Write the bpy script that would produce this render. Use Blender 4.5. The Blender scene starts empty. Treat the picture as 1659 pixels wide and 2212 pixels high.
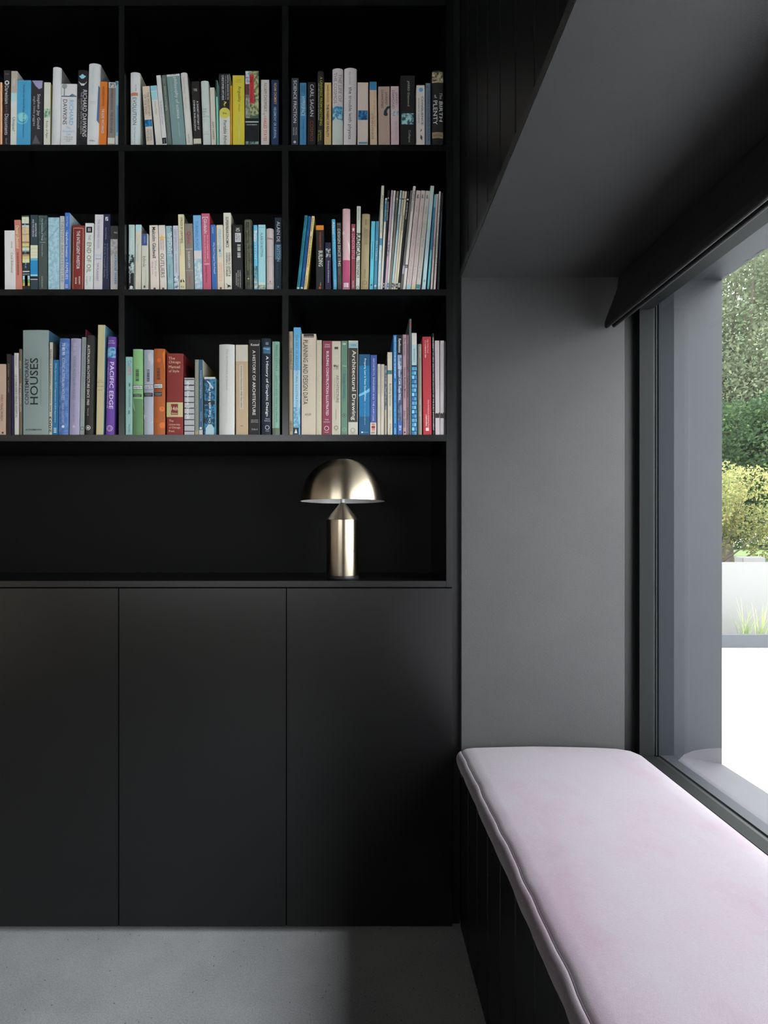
import bpy, bmesh, math, random
import numpy as np
from mathutils import Vector, noise as mnoise

C = bpy.context.scene.collection
D = 1.5            # depth of the bookcase front, metres from the camera
F = 1136.0         # focal length in pixels of the 1659 x 2212 frame
EYE = 1.149        # camera height
U0, V0 = 769.0, 1144.0

# ---------------------------------------------------------------- camera
cd = bpy.data.cameras.new('camera'); cam = bpy.data.objects.new('camera', cd); C.objects.link(cam)
cam.location = (0, 0, EYE); cam.rotation_euler = (math.pi/2, 0, 0)
cd.sensor_fit = 'VERTICAL'; cd.sensor_height = 36.0
cd.lens = F/2212*36.0
cd.shift_x = (829.5-U0)/2212; cd.shift_y = -(1106.0-V0)/2212
cd.clip_start = 0.02; cd.clip_end = 300
bpy.context.scene.camera = cam

# ---------------------------------------------------------------- sky: bright overcast
w = bpy.data.worlds.new('overcast'); bpy.context.scene.world = w; w.use_nodes = True
nt = w.node_tree; nt.nodes.clear()
tc = nt.nodes.new('ShaderNodeTexCoord'); sp = nt.nodes.new('ShaderNodeSeparateXYZ')
mr = nt.nodes.new('ShaderNodeMapRange'); mr.inputs['From Min'].default_value = 0.0; mr.inputs['From Max'].default_value = 1.0
mr.inputs['To Min'].default_value = 0.75; mr.inputs['To Max'].default_value = 1.9
bg = nt.nodes.new('ShaderNodeBackground'); bg.inputs['Color'].default_value = (0.945, 0.967, 1.0, 1)
wo = nt.nodes.new('ShaderNodeOutputWorld')
ml = nt.nodes.new('ShaderNodeMath'); ml.operation = 'MULTIPLY'; ml.inputs[1].default_value = 6.2
nt.links.new(tc.outputs['Generated'], sp.inputs[0]); nt.links.new(sp.outputs['Z'], mr.inputs['Value'])
nt.links.new(mr.outputs[0], ml.inputs[0]); nt.links.new(ml.outputs[0], bg.inputs['Strength'])
nt.links.new(bg.outputs[0], wo.inputs[0])

# daylight portals in the window openings (they only guide the sampling of the sky)
def portal(name, loc, rot, sx, sy):
    l = bpy.data.lights.new(name, 'AREA'); l.shape = 'RECTANGLE'; l.size = sx; l.size_y = sy
    l.cycles.is_portal = True
    o = bpy.data.objects.new(name, l); C.objects.link(o); o.location = loc; o.rotation_euler = rot
portal('daylight_portal', (1.06, 0.05, 1.17), (0, math.pi/2, 0), 1.38, 2.9)
portal('rear_daylight_portal', (-1.75, -4.1, 1.2), (math.pi/2, 0, 0), 2.9, 2.4)

sc = bpy.context.scene
vs = sc.view_settings
vs.view_transform = 'Standard'; vs.look = 'None'; vs.gamma = 1.0; vs.use_curve_mapping = False
vs.exposure = 0.93
sc.cycles.use_denoising = True
sc.cycles.max_bounces = 10; sc.cycles.diffuse_bounces = 5; sc.cycles.glossy_bounces = 5
sc.cycles.transparent_max_bounces = 12
sc.cycles.sample_clamp_indirect = 6.0
sc.cycles.caustics_reflective = False; sc.cycles.caustics_refractive = False

# ---------------------------------------------------------------- helpers
def lin(c):
    return c/12.92 if c <= 0.04045 else ((c+0.055)/1.055)**2.4
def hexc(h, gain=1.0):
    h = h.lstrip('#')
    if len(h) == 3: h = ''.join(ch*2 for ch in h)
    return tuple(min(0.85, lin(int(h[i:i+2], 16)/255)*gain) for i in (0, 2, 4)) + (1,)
def PX(u, v, Y):
    return ((u-U0)*Y/F, Y, EYE-(v-V0)*Y/F)

def principled(name, col, rough=0.5, spec=0.5, metal=0.0, **kw):
    m = bpy.data.materials.new(name); m.use_nodes = True
    b = m.node_tree.nodes['Principled BSDF']
    b.inputs['Base Color'].default_value = tuple(col[:3]) + (1,)
    b.inputs['Roughness'].default_value = rough
    b.inputs['Specular IOR Level'].default_value = spec
    b.inputs['Metallic'].default_value = metal
    for k, v in kw.items(): b.inputs[k].default_value = v
    return m
def N(m, t): return m.node_tree.nodes.new(t)
def L(m, a, b): m.node_tree.links.new(a, b)
def coords(m, scale=(1, 1, 1)):
    t = N(m, 'ShaderNodeTexCoord'); mp = N(m, 'ShaderNodeMapping'); mp.inputs['Scale'].default_value = scale
    L(m, t.outputs['Object'], mp.inputs['Vector']); return mp.outputs[0]
def noise_tex(m, vec, scale, detail=4, rough=0.55):
    n = N(m, 'ShaderNodeTexNoise'); n.inputs['Scale'].default_value = scale
    n.inputs['Detail'].default_value = detail; n.inputs['Roughness'].default_value = rough
    L(m, vec, n.inputs['Vector']); return n.outputs['Fac']
def ramp(m, fac, stops):
    r = N(m, 'ShaderNodeValToRGB'); cr = r.color_ramp
    while len(cr.elements) < len(stops): cr.elements.new(0.5)
    for e, (p, c) in zip(cr.elements, stops): e.position = p; e.color = tuple(c[:3]) + (1,)
    L(m, fac, r.inputs[0]); return r.outputs[0]
def bump(m, fac, strength, dist=0.001):
    b = N(m, 'ShaderNodeBump'); b.inputs['Strength'].default_value = strength; b.inputs['Distance'].default_value = dist
    L(m, fac, b.inputs['Height']); L(m, b.outputs[0], m.node_tree.nodes['Principled BSDF'].inputs['Normal'])
def bsdf(m): return m.node_tree.nodes['Principled BSDF']

def link(name, me, mats, parent=None, kind=None, label=None, cat=None, group=None, loc=None):
    o = bpy.data.objects.new(name, me); C.objects.link(o)
    if mats is not None:
        if not isinstance(mats, (list, tuple)): mats = [mats]
        for m in mats: me.materials.append(m)
    if parent is not None: o.parent = parent
    tag(o, label, cat, group, kind)
    if loc: o.location = loc
    return o
def tag(o, label=None, cat=None, group=None, kind=None):
    if label: o['label'] = label
    if cat: o['category'] = cat
    if group: o['group'] = group
    if kind: o['kind'] = kind
def empty(name, loc, label, cat, group=None, rot=None):
    o = bpy.data.objects.new(name, None); C.objects.link(o); o.location = loc; o.empty_display_size = 0.05
    if rot: o.rotation_euler = rot
    tag(o, label, cat, group); return o
def box_mesh(boxes, bevel=0.0, name='box'):
    bm = bmesh.new()
    for (x0, y0, z0, x1, y1, z1) in boxes:
        r = bmesh.ops.create_cube(bm, size=1)
        for v in r['verts']:
            v.co = Vector(((x0+x1)/2+v.co.x*(x1-x0), (y0+y1)/2+v.co.y*(y1-y0), (z0+z1)/2+v.co.z*(z1-z0)))
    if bevel > 0:
        bmesh.ops.bevel(bm, geom=bm.edges[:], offset=bevel, segments=2, affect='EDGES')
    me = bpy.data.meshes.new(name); bm.to_mesh(me); bm.free(); return me
def box(name, b, mat, parent=None, bevel=0.0, **kw):
    """one box given in world coordinates; vertices are made relative to the parent's place"""
    if parent is not None:
        l = parent.location; b = (b[0]-l.x, b[1]-l.y, b[2]-l.z, b[3]-l.x, b[4]-l.y, b[5]-l.z)
    return link(name, box_mesh([b], bevel), mat, parent, **kw)
def prism(name, prof, y0, y1, mat, parent=None, closed=True, smooth=False, **kw):
    """profile in X-Z carried along Y"""
    lx, ly, lz = (parent.location if parent is not None else (0, 0, 0))
    n = len(prof); vs_ = [(x-lx, y-ly, z-lz) for y in (y0, y1) for x, z in prof]
    fs = [(i, (i+1) % n, n+(i+1) % n, n+i) for i in range(n if closed else n-1)]
    if closed: fs += [tuple(range(n))[::-1], tuple(range(n, 2*n))]
    me = bpy.data.meshes.new(name); me.from_pydata(vs_, [], fs); me.update()
    if smooth: me.shade_smooth()
    return link(name, me, mat, parent, **kw)
def lathe_mesh(prof, seg=64, name='lathe'):
    vs_ = []; fs = []
    for r, z in prof:
        for k in range(seg):
            a = 2*math.pi*k/seg; vs_.append((r*math.cos(a), r*math.sin(a), z))
    for i in range(len(prof)-1):
        for k in range(seg):
            k2 = (k+1) % seg; fs.append((i*seg+k, i*seg+k2, (i+1)*seg+k2, (i+1)*seg+k))
    me = bpy.data.meshes.new(name); me.from_pydata(vs_, [], fs); me.update(); me.shade_smooth(); me.set_sharp_from_angle(angle=math.radians(40)); return me

# ---------------------------------------------------------------- materials of the room
M = {}
M['black'] = principled('black_satin_lacquer', (0.003, 0.0030, 0.0033), 0.27, 0.55)
M['black_inner'] = principled('black_matt_board', (0.0022, 0.0022, 0.0026), 0.6, 0.12)
M['cladding'] = principled('black_painted_timber', (0.0044, 0.0046, 0.0052), 0.45, 0.35)
bump(M['cladding'], noise_tex(M['cladding'], coords(M['cladding'], (1, 1, 0.15)), 60, 4), 0.08, 0.001)
m = M['lining'] = principled('charcoal_leather_paint', (0.05, 0.05, 0.05), 0.55, 0.4)
v = coords(m); n1 = noise_tex(m, v, 420, 3, 0.6)
L(m, ramp(m, noise_tex(m, v, 5, 3), [(0.3, (0.0363, 0.0363, 0.0370)), (0.7, (0.0422, 0.0419, 0.0422))]), bsdf(m).inputs['Base Color'])
bump(m, n1, 0.35, 0.0012)
m = M['concrete'] = principled('ground_concrete', (0.3, 0.31, 0.32), 0.5, 0.4)
v = coords(m)
base = ramp(m, noise_tex(m, v, 4.5, 6, 0.6), [(0.3, (0.340, 0.348, 0.362)), (0.7, (0.445, 0.448, 0.455))])
fine = ramp(m, noise_tex(m, v, 260, 3, 0.7), [(0.3, (0.72, 0.72, 0.72)), (0.7, (1.12, 1.12, 1.12))])
mx = N(m, 'ShaderNodeMix'); mx.data_type = 'RGBA'; mx.blend_type = 'MULTIPLY'; mx.inputs[0].default_value = 1
L(m, base, mx.inputs[6]); L(m, fine, mx.inputs[7])
vo = N(m, 'ShaderNodeTexVoronoi'); vo.inputs['Scale'].default_value = 42; L(m, v, vo.inputs['Vector'])
dots = ramp(m, vo.outputs['Distance'], [(0.055, (0.12, 0.12, 0.12)), (0.085, (1, 1, 1))])
mx2 = N(m, 'ShaderNodeMix'); mx2.data_type = 'RGBA'; mx2.blend_type = 'MULTIPLY'; mx2.inputs[0].default_value = 0.75
L(m, mx.outputs[2], mx2.inputs[6]); L(m, dots, mx2.inputs[7]); L(m, mx2.outputs[2], bsdf(m).inputs['Base Color'])
M['plaster'] = principled('warm_white_plaster', (0.66, 0.58, 0.48), 0.8, 0.2)
M['frame'] = principled('charcoal_window_frame', (0.0105, 0.0115, 0.0115), 0.55, 0.12)
M['gasket'] = principled('black_rubber_gasket', (0.01, 0.01, 0.011), 0.5, 0.4)
m = M['steel'] = principled('grey_coated_steel', (0.105, 0.118, 0.135), 0.5, 0.25)
v = coords(m)
L(m, ramp(m, noise_tex(m, v, 3, 4), [(0.3, (0.0185, 0.0205, 0.0250)), (0.7, (0.0235, 0.0260, 0.0310))]), bsdf(m).inputs['Base Color'])
M['bead'] = principled('pale_glazing_bead', (0.0259, 0.0296, 0.0333), 0.5, 0.2)
M['outer'] = principled('blue_grey_outer_frame', (0.0119, 0.0141, 0.0178), 0.6, 0.1)
M['blind'] = principled('black_blind_fabric', (0.0125, 0.0123, 0.0128), 0.6, 0.3)
bump(M['blind'], noise_tex(M['blind'], coords(M['blind']), 700, 2), 0.2, 0.0006)
M['thread'] = principled('dark_grey_thread', (0.035, 0.035, 0.037), 0.9, 0.1)
# glass
m = M['glass'] = bpy.data.materials.new('window_glass'); m.use_nodes = True; m.node_tree.nodes.clear()
o_ = N(m, 'ShaderNodeOutputMaterial'); mix = N(m, 'ShaderNodeMixShader'); tr = N(m, 'ShaderNodeBsdfTransparent')
gl = N(m, 'ShaderNodeBsdfGlossy'); fr = N(m, 'ShaderNodeFresnel'); fr.inputs['IOR'].default_value = 1.5
tr.inputs[0].default_value = (0.965, 0.975, 0.97, 1); gl.inputs['Roughness'].default_value = 0.0
L(m, fr.outputs[0], mix.inputs[0]); L(m, tr.outputs[0], mix.inputs[1]); L(m, gl.outputs[0], mix.inputs[2]); L(m, mix.outputs[0], o_.inputs[0])
# glass: only the face turned to the viewer's side reflects (two surfaces together)
gm = M['glass']; geo = N(gm, 'ShaderNodeNewGeometry'); inv = N(gm, 'ShaderNodeMath'); inv.operation = 'SUBTRACT'; inv.inputs[0].default_value = 1.0
mu = N(gm, 'ShaderNodeMath'); mu.operation = 'MULTIPLY'; mu2 = N(gm, 'ShaderNodeMath'); mu2.operation = 'MULTIPLY'; mu2.inputs[1].default_value = 3.5; mu2.use_clamp = True
L(gm, geo.outputs['Backfacing'], inv.inputs[1]); L(gm, fr.outputs[0], mu.inputs[0]); L(gm, inv.outputs[0], mu.inputs[1])
L(gm, mu.outputs[0], mu2.inputs[0]); L(gm, mu2.outputs[0], mix.inputs[0])

# ================================================================ STRUCTURE
S = dict(kind='structure')
BX = 0.302                 # room face of the timber boards on the window wall
SEAT, SOF = 0.462, 1.868   # underside of the cushion, lining soffit
YN = -1.35                 # near end of the window recess
box('floor', (-3.4, -4.25, -0.1, 0.95, 1.95, 0.0), M['concrete'], **S)
box('ceiling', (-3.4, -4.25, 3.07, 0.95, 1.95, 3.2), M['lining'], **S)
box('wall_back', (-3.4, 1.84, 0, 0.317, 1.95, 3.07), M['black_inner'], **S)
box('added_light_blocking_wall', (-3.0, -1.72, 0, 0.27, -1.6, 1.12), M['plaster'], **S)  # unseen low wall, added to keep rear daylight off the floor at right
box('wall_left', (-3.5, -4.25, 0, -3.4, 1.95, 3.07), M['plaster'], **S)
wr = empty('wall_rear', (-1.7, -4.15, 0), None, None); wr['kind'] = 'structure'
for nm, b in (('wall_panel', (-3.4, -4.25, 0, -3.2, -4.1, 3.07)), ('wall_panel', (-0.3, -4.25, 0, 0.317, -4.1, 3.07)), ('lintel', (-3.2, -4.25, 2.4, -0.3, -4.1, 3.07))):
    box(nm, b, M['plaster'], wr)
w2 = empty('added_rear_window', (-1.75, -4.17, 0), None, None); w2['kind'] = 'structure'  # unseen window behind the camera, added to light the book fronts
for b in ((-3.2, -4.2, 0, -3.15, -4.15, 2.4), (-0.35, -4.2, 0, -0.3, -4.15, 2.4), (-3.15, -4.2, 0, -0.35, -4.15, 0.05), (-3.15, -4.2, 2.35, -0.35, -4.15, 2.4), (-1.775, -4.2, 0.05, -1.725, -4.15, 2.35)):
    box('window_frame', b, M['frame'], w2)
box('glass_pane', (-3.15, -4.178, 0.05, -0.35, -4.172, 2.35), M['glass'], w2)

# window wall: solid core, boards on the room side, built-in lining box
wall = empty('wall_right', (BX, 0, 0), None, None); wall['kind'] = 'structure'
for b in ((0.318, YN, 0, 0.95, 1.95, 0.44), (0.318, YN, SOF+0.023, 0.9, 1.95, 3.07), (0.318, 1.522, 0.44, 0.9, 1.95, SOF+0.023),
          (0.318, -4.25, 0, 0.9, YN-0.022, 3.07)):
    box('wall_core', b, M['cladding'], wall)
def board_mesh(y0, y1, z0, z1):
    g, c = 0.0007, 0.003
    prof = [(0.0, y0+g+c), (c, y0+g), (0.0145, y0+g), (0.0145, y1-g), (c, y1-g), (0.0, y1-g-c)]
    n = len(prof); vv = [(x, y, z) for z in (z0, z1) for x, y in prof]
    ff = [(i, (i+1) % n, n+(i+1) % n, n+i) for i in range(n)] + [tuple(range(n))[::-1], tuple(range(n, 2*n))]
    me = bpy.data.meshes.new('board'); me.from_pydata(vv, [], ff); me.update(); return me
PB = 0.1055
yb = 1.418+PB; k = 0
low = board_mesh(0, PB, 0.001, SEAT-0.004); up = board_mesh(0, PB, SOF+0.026, 3.069)
while yb-PB > YN-0.02-PB:
    for me in (low, up):
        link('board', me, M['cladding'] if not me.materials else None, wall).location = (0, yb-PB, 0)
    yb -= PB
full = board_mesh(0, PB, 0.001, 3.069)
while yb-PB > -4.09:
    link('board', full, M['cladding'] if not full.materials else None, wall).location = (0, yb-PB, 0); yb -= PB
lining = empty('trim_1', (0.55, 0.07, 1.2), None, None); lining['kind'] = 'structure'
box('soffit_panel', (0.298, YN-0.022, SOF, 0.858, D+0.022, SOF+0.023), M['lining'], lining, 0.0012)
rp = [(0.300, D+0.03), (0.300, D+0.0015), (0.3015, D), (0.7654, D), (0.766, D+0.0006), (0.766, D+0.03)]
me = bpy.data.meshes.new('reveal_panel'); n_ = len(rp); lo_ = lining.location
me.from_pydata([(x-lo_.x, y-lo_.y, z-lo_.z) for z in (SEAT-0.02, SOF) for x, y in rp], [], [(i, (i+1) % n_, n_+(i+1) % n_, n_+i) for i in range(n_)]+[tuple(range(n_))[::-1], tuple(range(n_, 2*n_))])
me.update(); me.shade_smooth(); me.set_sharp_from_angle(angle=math.radians(30)); link('reveal_panel', me, M['lining'], lining)
box('reveal_panel', (0.300, YN-0.02, SEAT-0.02, 0.788, YN, SOF), M['lining'], lining, 0.0035)
box('seat_board', (0.3045, YN, SEAT-0.018, 0.85, D, SEAT-0.001), M['cladding'], lining, 0.001)
box('shadow_gap_strip', (0.277, D+0.018, 0.012, 0.2995, D+0.10, 3.07), M['cladding'], lining)
box('recess_strip', (0.766, D+0.0225, SEAT, 0.808, D+0.04, SOF), M['lining'], lining)

# window 1
win = empty('window_1', (0.86, 0.07, SEAT), None, None); win['kind'] = 'structure'
SILL = 0.504
for nm, b, mt in (
    ('jamb_frame', (0.808, D-0.001, SEAT, 0.848, D+0.04, SOF), 'frame'),
    ('jamb_frame', (0.808, YN-0.04, SEAT, 0.848, YN+0.001, SOF), 'frame'),
    ('sill_frame', (0.816, YN+0.001, SEAT, 0.852, D-0.001, SILL), 'frame'),
    ('head_frame', (0.800, YN+0.001, 1.779, 0.846, D-0.001, SOF), 'frame'),
    ('gasket', (0.8485, D+0.002, SILL, 0.8555, D+0.01, SOF), 'gasket'),
    ('gasket', (0.8525, YN, SEAT+0.02, 0.866, D+0.001, SILL-0.003), 'gasket'),
    ('glazing_bead', (0.8555, D-0.001, SILL, 0.8575, D+0.008, SOF), 'bead'),
    ('outer_jamb', (0.8635, D-0.001, 0.48, 0.9065, D+0.03, SOF), 'outer'),
    ('outer_jamb', (0.8635, YN-0.03, 0.48, 0.9065, YN+0.001, SOF), 'outer'),
    ('outer_sill', (0.8665, YN, 0.46, 0.911, D-0.001, 0.5055), 'steel'),
    ('reveal_plate', (0.9065, D+0.001, 0.46, 1.045, D+0.009, 1.868), 'steel'),
    ('reveal_plate', (0.9065, YN-0.009, 0.46, 1.045, YN-0.001, 1.868), 'steel'),
    ('head_plate', (0.8635, YN, 1.862, 1.045, D+0.001, 1.868), 'steel')):
    box(nm, b, M[mt], win, 0.0006 if 'plate' in nm or 'frame' in nm else 0)
prism('sill_plate', [(0.911, 0.5045), (1.045, 0.480), (1.045, 0.470), (0.911, 0.492)], YN, D+0.001, M['steel'], win)
box('glass_pane', (0.858, YN, 0.49, 0.863, D+0.004, SOF), M['glass'], win)
rng = random.Random(4)
bmh = bmesh.new(); y = 1.47
while y > YN:
    r = 0.0032+rng.random()*0.0022
    for q in range(rng.choice((1, 1, 2))):
        mtx = [bmesh.ops.create_circle(bmh, cap_ends=True, radius=r, segments=8)]
        for v in mtx[0]['verts']:
            v.co = Vector((v.co.x*1.0+1.038+rng.uniform(-0.001, 0.001)-0.86, v.co.y*1.7+y-q*0.013-0.07, 1.8612-SEAT))
    y -= rng.choice((0.02, 0.035, 0.045, 0.06, 0.075))
me = bpy.data.meshes.new('drip_holes'); bmh.to_mesh(me); bmh.free()
link('drip_hole_row', me, M['gasket'], win, kind='stuff')

# ================================================================ BUILT-IN FURNITURE
def XF(u): return (u-U0)*D/F
def ZF(v): return EYE-(v-V0)*D/F
PITCH = 353.7
shelf_v = [(312.3, 326), (624.8, 638), (939, 953)]
rail = XF(978)
bc = empty('bookcase', (XF(440), D+0.15, ZF(1255)), 'tall built-in black bookcase with open shelves full of books', 'bookcase')
divs = [(256.3, 269), (609.5, 623), (-97.5, -84), (-451, -437.5)]
left_u = -451-PITCH
BK = 1.80
box('side_panel', (XF(964), D, ZF(1268.2), rail, BK, 3.068), M['black'], bc, 0.0008)
box('side_panel', (XF(left_u), D, ZF(1268.2), XF(left_u+14), BK, 3.068), M['black'], bc, 0.0008)
for a, b in shelf_v:
    box('shelf', (XF(left_u+14), D, ZF(b), XF(963.8), BK, ZF(a)), M['black'], bc, 0.0006)
box('shelf', (XF(left_u+14), D, ZF(12.5), XF(963.8), BK, ZF(-1)), M['black'], bc, 0.0006)
box('shelf', (XF(left_u+14), D, 3.05, XF(963.8), BK, 3.068), M['black'], bc, 0.0006)
spans = [(-1, -300), (312.3, 12.5), (624.8, 326), (939, 638)]
for a, b in divs:
    for lo, hi in spans:
        box('divider', (XF(a), D, ZF(lo), XF(b), BK, min(ZF(hi), 3.05)), M['black'], bc, 0.0006)
box('back_panel', (XF(left_u), BK, ZF(1268.2), rail, BK+0.018, 3.068), M['black_inner'], bc)
box('worktop', (XF(left_u+14.5), D-0.0005, ZF(1268), XF(963.5), BK, ZF(1255)), M['black'], None, 0.0008,
    label='long black worktop under the open niche, carrying the brass lamp', cat='worktop')
cabs = [(619.3, 977.3, 'black base cabinet with plain door, nearest the window seat'),
        (256.9, 617.9, 'black base cabinet with plain door, second from the window seat'),
        (-105.5, 255.5, 'black base cabinet with plain door, third from the window, at left frame edge'),
        (-467.5, -107, 'black base cabinet with plain door, fourth from the window'),
        (-805, -469, 'black base cabinet with plain door, furthest from the window')]
for a, b, lb in cabs:
    r = empty('base_cabinet', ((XF(a)+XF(b))/2, D+0.15, 0), lb, 'cabinet', 'base cabinets under the bookcase')
    box('carcass', (XF(a), D+0.022, 0.02, XF(b), BK, ZF(1269)), M['black_inner'], r)
    box('door', (XF(a)+0.0004, D, ZF(2001.5), XF(b)-0.0004, D+0.02, ZF(1271.2)), M['black'], r, 0.0009)
    box('plinth', (XF(a), D+0.026, 0.0, XF(b), D+0.04, 0.02), M['black_inner'], r)

# ================================================================ CUSHION
def wob(y, s=0.0):
    return 0.0013*math.sin(y*23+s)+0.0012*math.sin(y*47+1.3+s)+0.0014*math.sin(y*9+2.1)+0.0009*math.sin(y*83+s*3)
prof = [(0.302, 0.463, 0), (0.2968, 0.466, .5), (0.2925, 0.475, 1), (0.2875, 0.487, 1), (0.2833, 0.499, 1), (0.2817, 0.508, 1), (0.2828, 0.5165, 1), (0.2868, 0.5235, 1), (0.2920, 0.5277, 1), (0.2952, 0.5282, 1), (0.2970, 0.5268, 1),
        (0.2990, 0.5290, 1), (0.3020, 0.5318, 1), (0.308, 0.5350, .8), (0.330, 0.5375, .4), (0.40, 0.5395, .1), (0.50, 0.5410, 0), (0.60, 0.5400, 0), (0.68, 0.5380, 0), (0.735, 0.5350, 0),
        (0.770, 0.5290, 0), (0.795, 0.5190, 0), (0.8085, 0.505, .3), (0.8125, 0.490, .3), (0.8120, 0.475, .2), (0.808, 0.4635, 0)]
YB, YE = 1.492, -1.33
ys = list(np.linspace(YB-0.03, YE+0.03, 150)); end1 = [YB-0.001, YB-0.004, YB-0.010, YB-0.018]; end2 = [YE+0.018, YE+0.010, YE+0.004, YE+0.001]
ys = end1+ys+end2
vv = []; n = len(prof)
for j, y in enumerate(ys):
    e = min(YB-y, y-YE); t = min(1.0, e/0.028); shrink = math.sqrt(max(0, 1-(1-t)**2))
    cz = 0.500; inn = (1-shrink)*0.016
    for x, z, wt in prof:
        xx = x+(inn if x < 0.5 else -inn)-wt*(wob(y)*0.75 if x < 0.5 else wob(y, 2)*0.8)
        zz = z-(0.016*(1-shrink) if z > cz else -0.010*(1-shrink))
        if 0.31 < x < 0.79: zz += 0.0016*mnoise.noise(Vector((x*5, y*4, 0)))
        vv.append((xx-0.55, y-0.07, zz-0.463))
ff = [(j*n+i, j*n+i+1, (j+1)*n+i+1, (j+1)*n+i) for j in range(len(ys)-1) for i in range(n-1)]
ff += [tuple(range(n)), tuple(((len(ys)-1)*n+i) for i in range(n))[::-1]]
me = bpy.data.meshes.new('cushion'); me.from_pydata(vv, [], ff); me.update(); me.shade_smooth()
m = M['velvet'] = principled('pale_lilac_velvet', (0.6, 0.55, 0.6), 0.9, 0.15)
v = coords(m)
c1 = ramp(m, noise_tex(m, coords(m, (1.0, 0.8, 1.0)), 4.2, 8, 0.68), [(0.34, (0.190, 0.172, 0.187)), (0.50, (0.188, 0.160, 0.183)), (0.64, (0.180, 0.132, 0.163))])
f1 = ramp(m, noise_tex(m, coords(m, (30, 90, 30)), 6, 4, 0.7), [(0.3, (0.93, 0.93, 0.93)), (0.7, (1.05, 1.05, 1.05))])
mx = N(m, 'ShaderNodeMix'); mx.data_type = 'RGBA'; mx.blend_type = 'MULTIPLY'; mx.inputs[0].default_value = 1
L(m, c1, mx.inputs[6]); L(m, f1, mx.inputs[7]); L(m, mx.outputs[2], bsdf(m).inputs['Base Color'])
bsdf(m).inputs['Sheen Weight'].default_value = 0.2; bsdf(m).inputs['Sheen Roughness'].default_value = 0.5
bump(m, noise_tex(m, v, 650, 3), 0.35, 0.0012)
cu = empty('seat_cushion', (0.55, 0.07, 0.463), 'long pale lilac velvet cushion lying on the window seat', 'cushion')
link('cushion_body', me, M['velvet'], cu)
# stitched seam between the top and the front strip
sv = []; sf = []; ysm = [y for y in ys if YE+0.01 < y < YB-0.006]
for j, y in enumerate(ysm):
    e = min(YB-y, y-YE); t = min(1.0, e/0.028); sh = math.sqrt(max(0, 1-(1-t)**2)); inn = (1-sh)*0.016
    cx, cz = 0.2971+inn-wob(y)*0.75, 0.5272-0.016*(1-sh)
    for k in range(6):
        a = k*math.pi/3; sv.append((cx+0.0011*math.cos(a)-0.55, y-0.07, cz+0.0011*math.sin(a)-0.463))
for j in range(len(ysm)-1):
    for k in range(6): sf.append((j*6+k, j*6+(k+1) % 6, (j+1)*6+(k+1) % 6, (j+1)*6+k))
me = bpy.data.meshes.new('seam'); me.from_pydata(sv, [], sf); me.update(); me.shade_smooth()
M['seam'] = principled('grey_lilac_seam', (0.06, 0.05, 0.06), 0.9, 0.1)
link('seam', me, M['seam'], cu, label='dark stitched seam')

# ================================================================ ROMAN BLIND
bl = empty('roman_blind', (0.73, 0.07, 1.86), 'black fabric roman blind folded up at the head of the window', 'blind')
y0b, y1b = YN+0.015, D-0.012
def arc(cx, cz, r, a0, a1, n=6):
    return [(cx+r*math.cos(math.radians(a0+(a1-a0)*i/n)), cz+r*math.sin(math.radians(a0+(a1-a0)*i/n))) for i in range(n+1)]
front = [(0.775, 1.866), (0.752, 1.866)]+arc(0.750, 1.858, 0.0075, 90, 185)+[(0.7385, 1.83), (0.724, 1.79), (0.7105, 1.755), (0.7035, 1.735)]+arc(0.7095, 1.7245, 0.0062, 180, 350)+[(0.7190, 1.745), (0.735, 1.80), (0.775, 1.862)]
back = [(0.7765, 1.86), (0.7375, 1.80), (0.7275, 1.765), (0.7225, 1.745)]+arc(0.7285, 1.7255, 0.0062, 180, 350)+[(0.7395, 1.745), (0.752, 1.80), (0.788, 1.86)]
prism('front_fold', front, y0b, y1b, M['blind'], bl, smooth=False)
prism('rear_fold', back, y0b+0.002, y1b-0.004, M['blind'], bl)
bmh = bmesh.new(); y = y1b-0.02
while y > y0b:
    # face slope between (0.724,1.79) and (0.7105,1.755)
    pts = [(0.7147, 1.7665, 0), (0.7147, 1.7665, -0.0008), (0.7175, 1.774, -0.0068), (0.7175, 1.774, -0.006)]
    vs4 = [bmh.verts.new((px-0.0007-0.73, y+dy-0.07, pz-1.86)) for px, pz, dy in pts]; bmh.faces.new(vs4)
    y -= 0.013
me = bpy.data.meshes.new('stitching'); bmh.to_mesh(me); bmh.free()
link('stitching', me, M['thread'], bl, kind='stuff')

# ================================================================ LAMP
m = M['brass'] = principled('brushed_champagne_brass', (0.60, 0.505, 0.375), 0.31, 0.5, 1.0)
bsdf(m).inputs['Anisotropic'].default_value = 0.88; bsdf(m).inputs['Anisotropic Rotation'].default_value = 0.25
tg = N(m, 'ShaderNodeTangent'); tg.direction_type = 'RADIAL'; tg.axis = 'Z'; L(m, tg.outputs[0], bsdf(m).inputs['Tangent'])
bump(m, noise_tex(m, coords(m, (1, 1, 160)), 9, 3), 0.04, 0.0005)
M['white_lamp'] = principled('white_enamel', (0.75, 0.75, 0.74), 0.45, 0.4)
M['rubber'] = principled('black_gloss_base', (0.012, 0.012, 0.012), 0.25, 0.5)
YL = 1.562; lx, _, _ = PX(740.0, 0, YL)
lamp = empty('table_lamp', (lx, YL, ZF(1255)+0.0003), 'brass mushroom table lamp with dome shade and pointed cylinder body', 'lamp')
link('base', lathe_mesh([(0, 0), (0.0465, 0), (0.048, 0.002), (0.048, 0.0085), (0.0455, 0.0095), (0.0455, 0.012), (0, 0.012)]), M['rubber'], lamp, label='black lamp foot')
link('body', lathe_mesh([(0, 0.012), (0.047, 0.012), (0.0477, 0.013), (0.0477, 0.174), (0.0477, 0.1745), (0, 0.1745)], 96), M['brass'], lamp)
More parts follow.
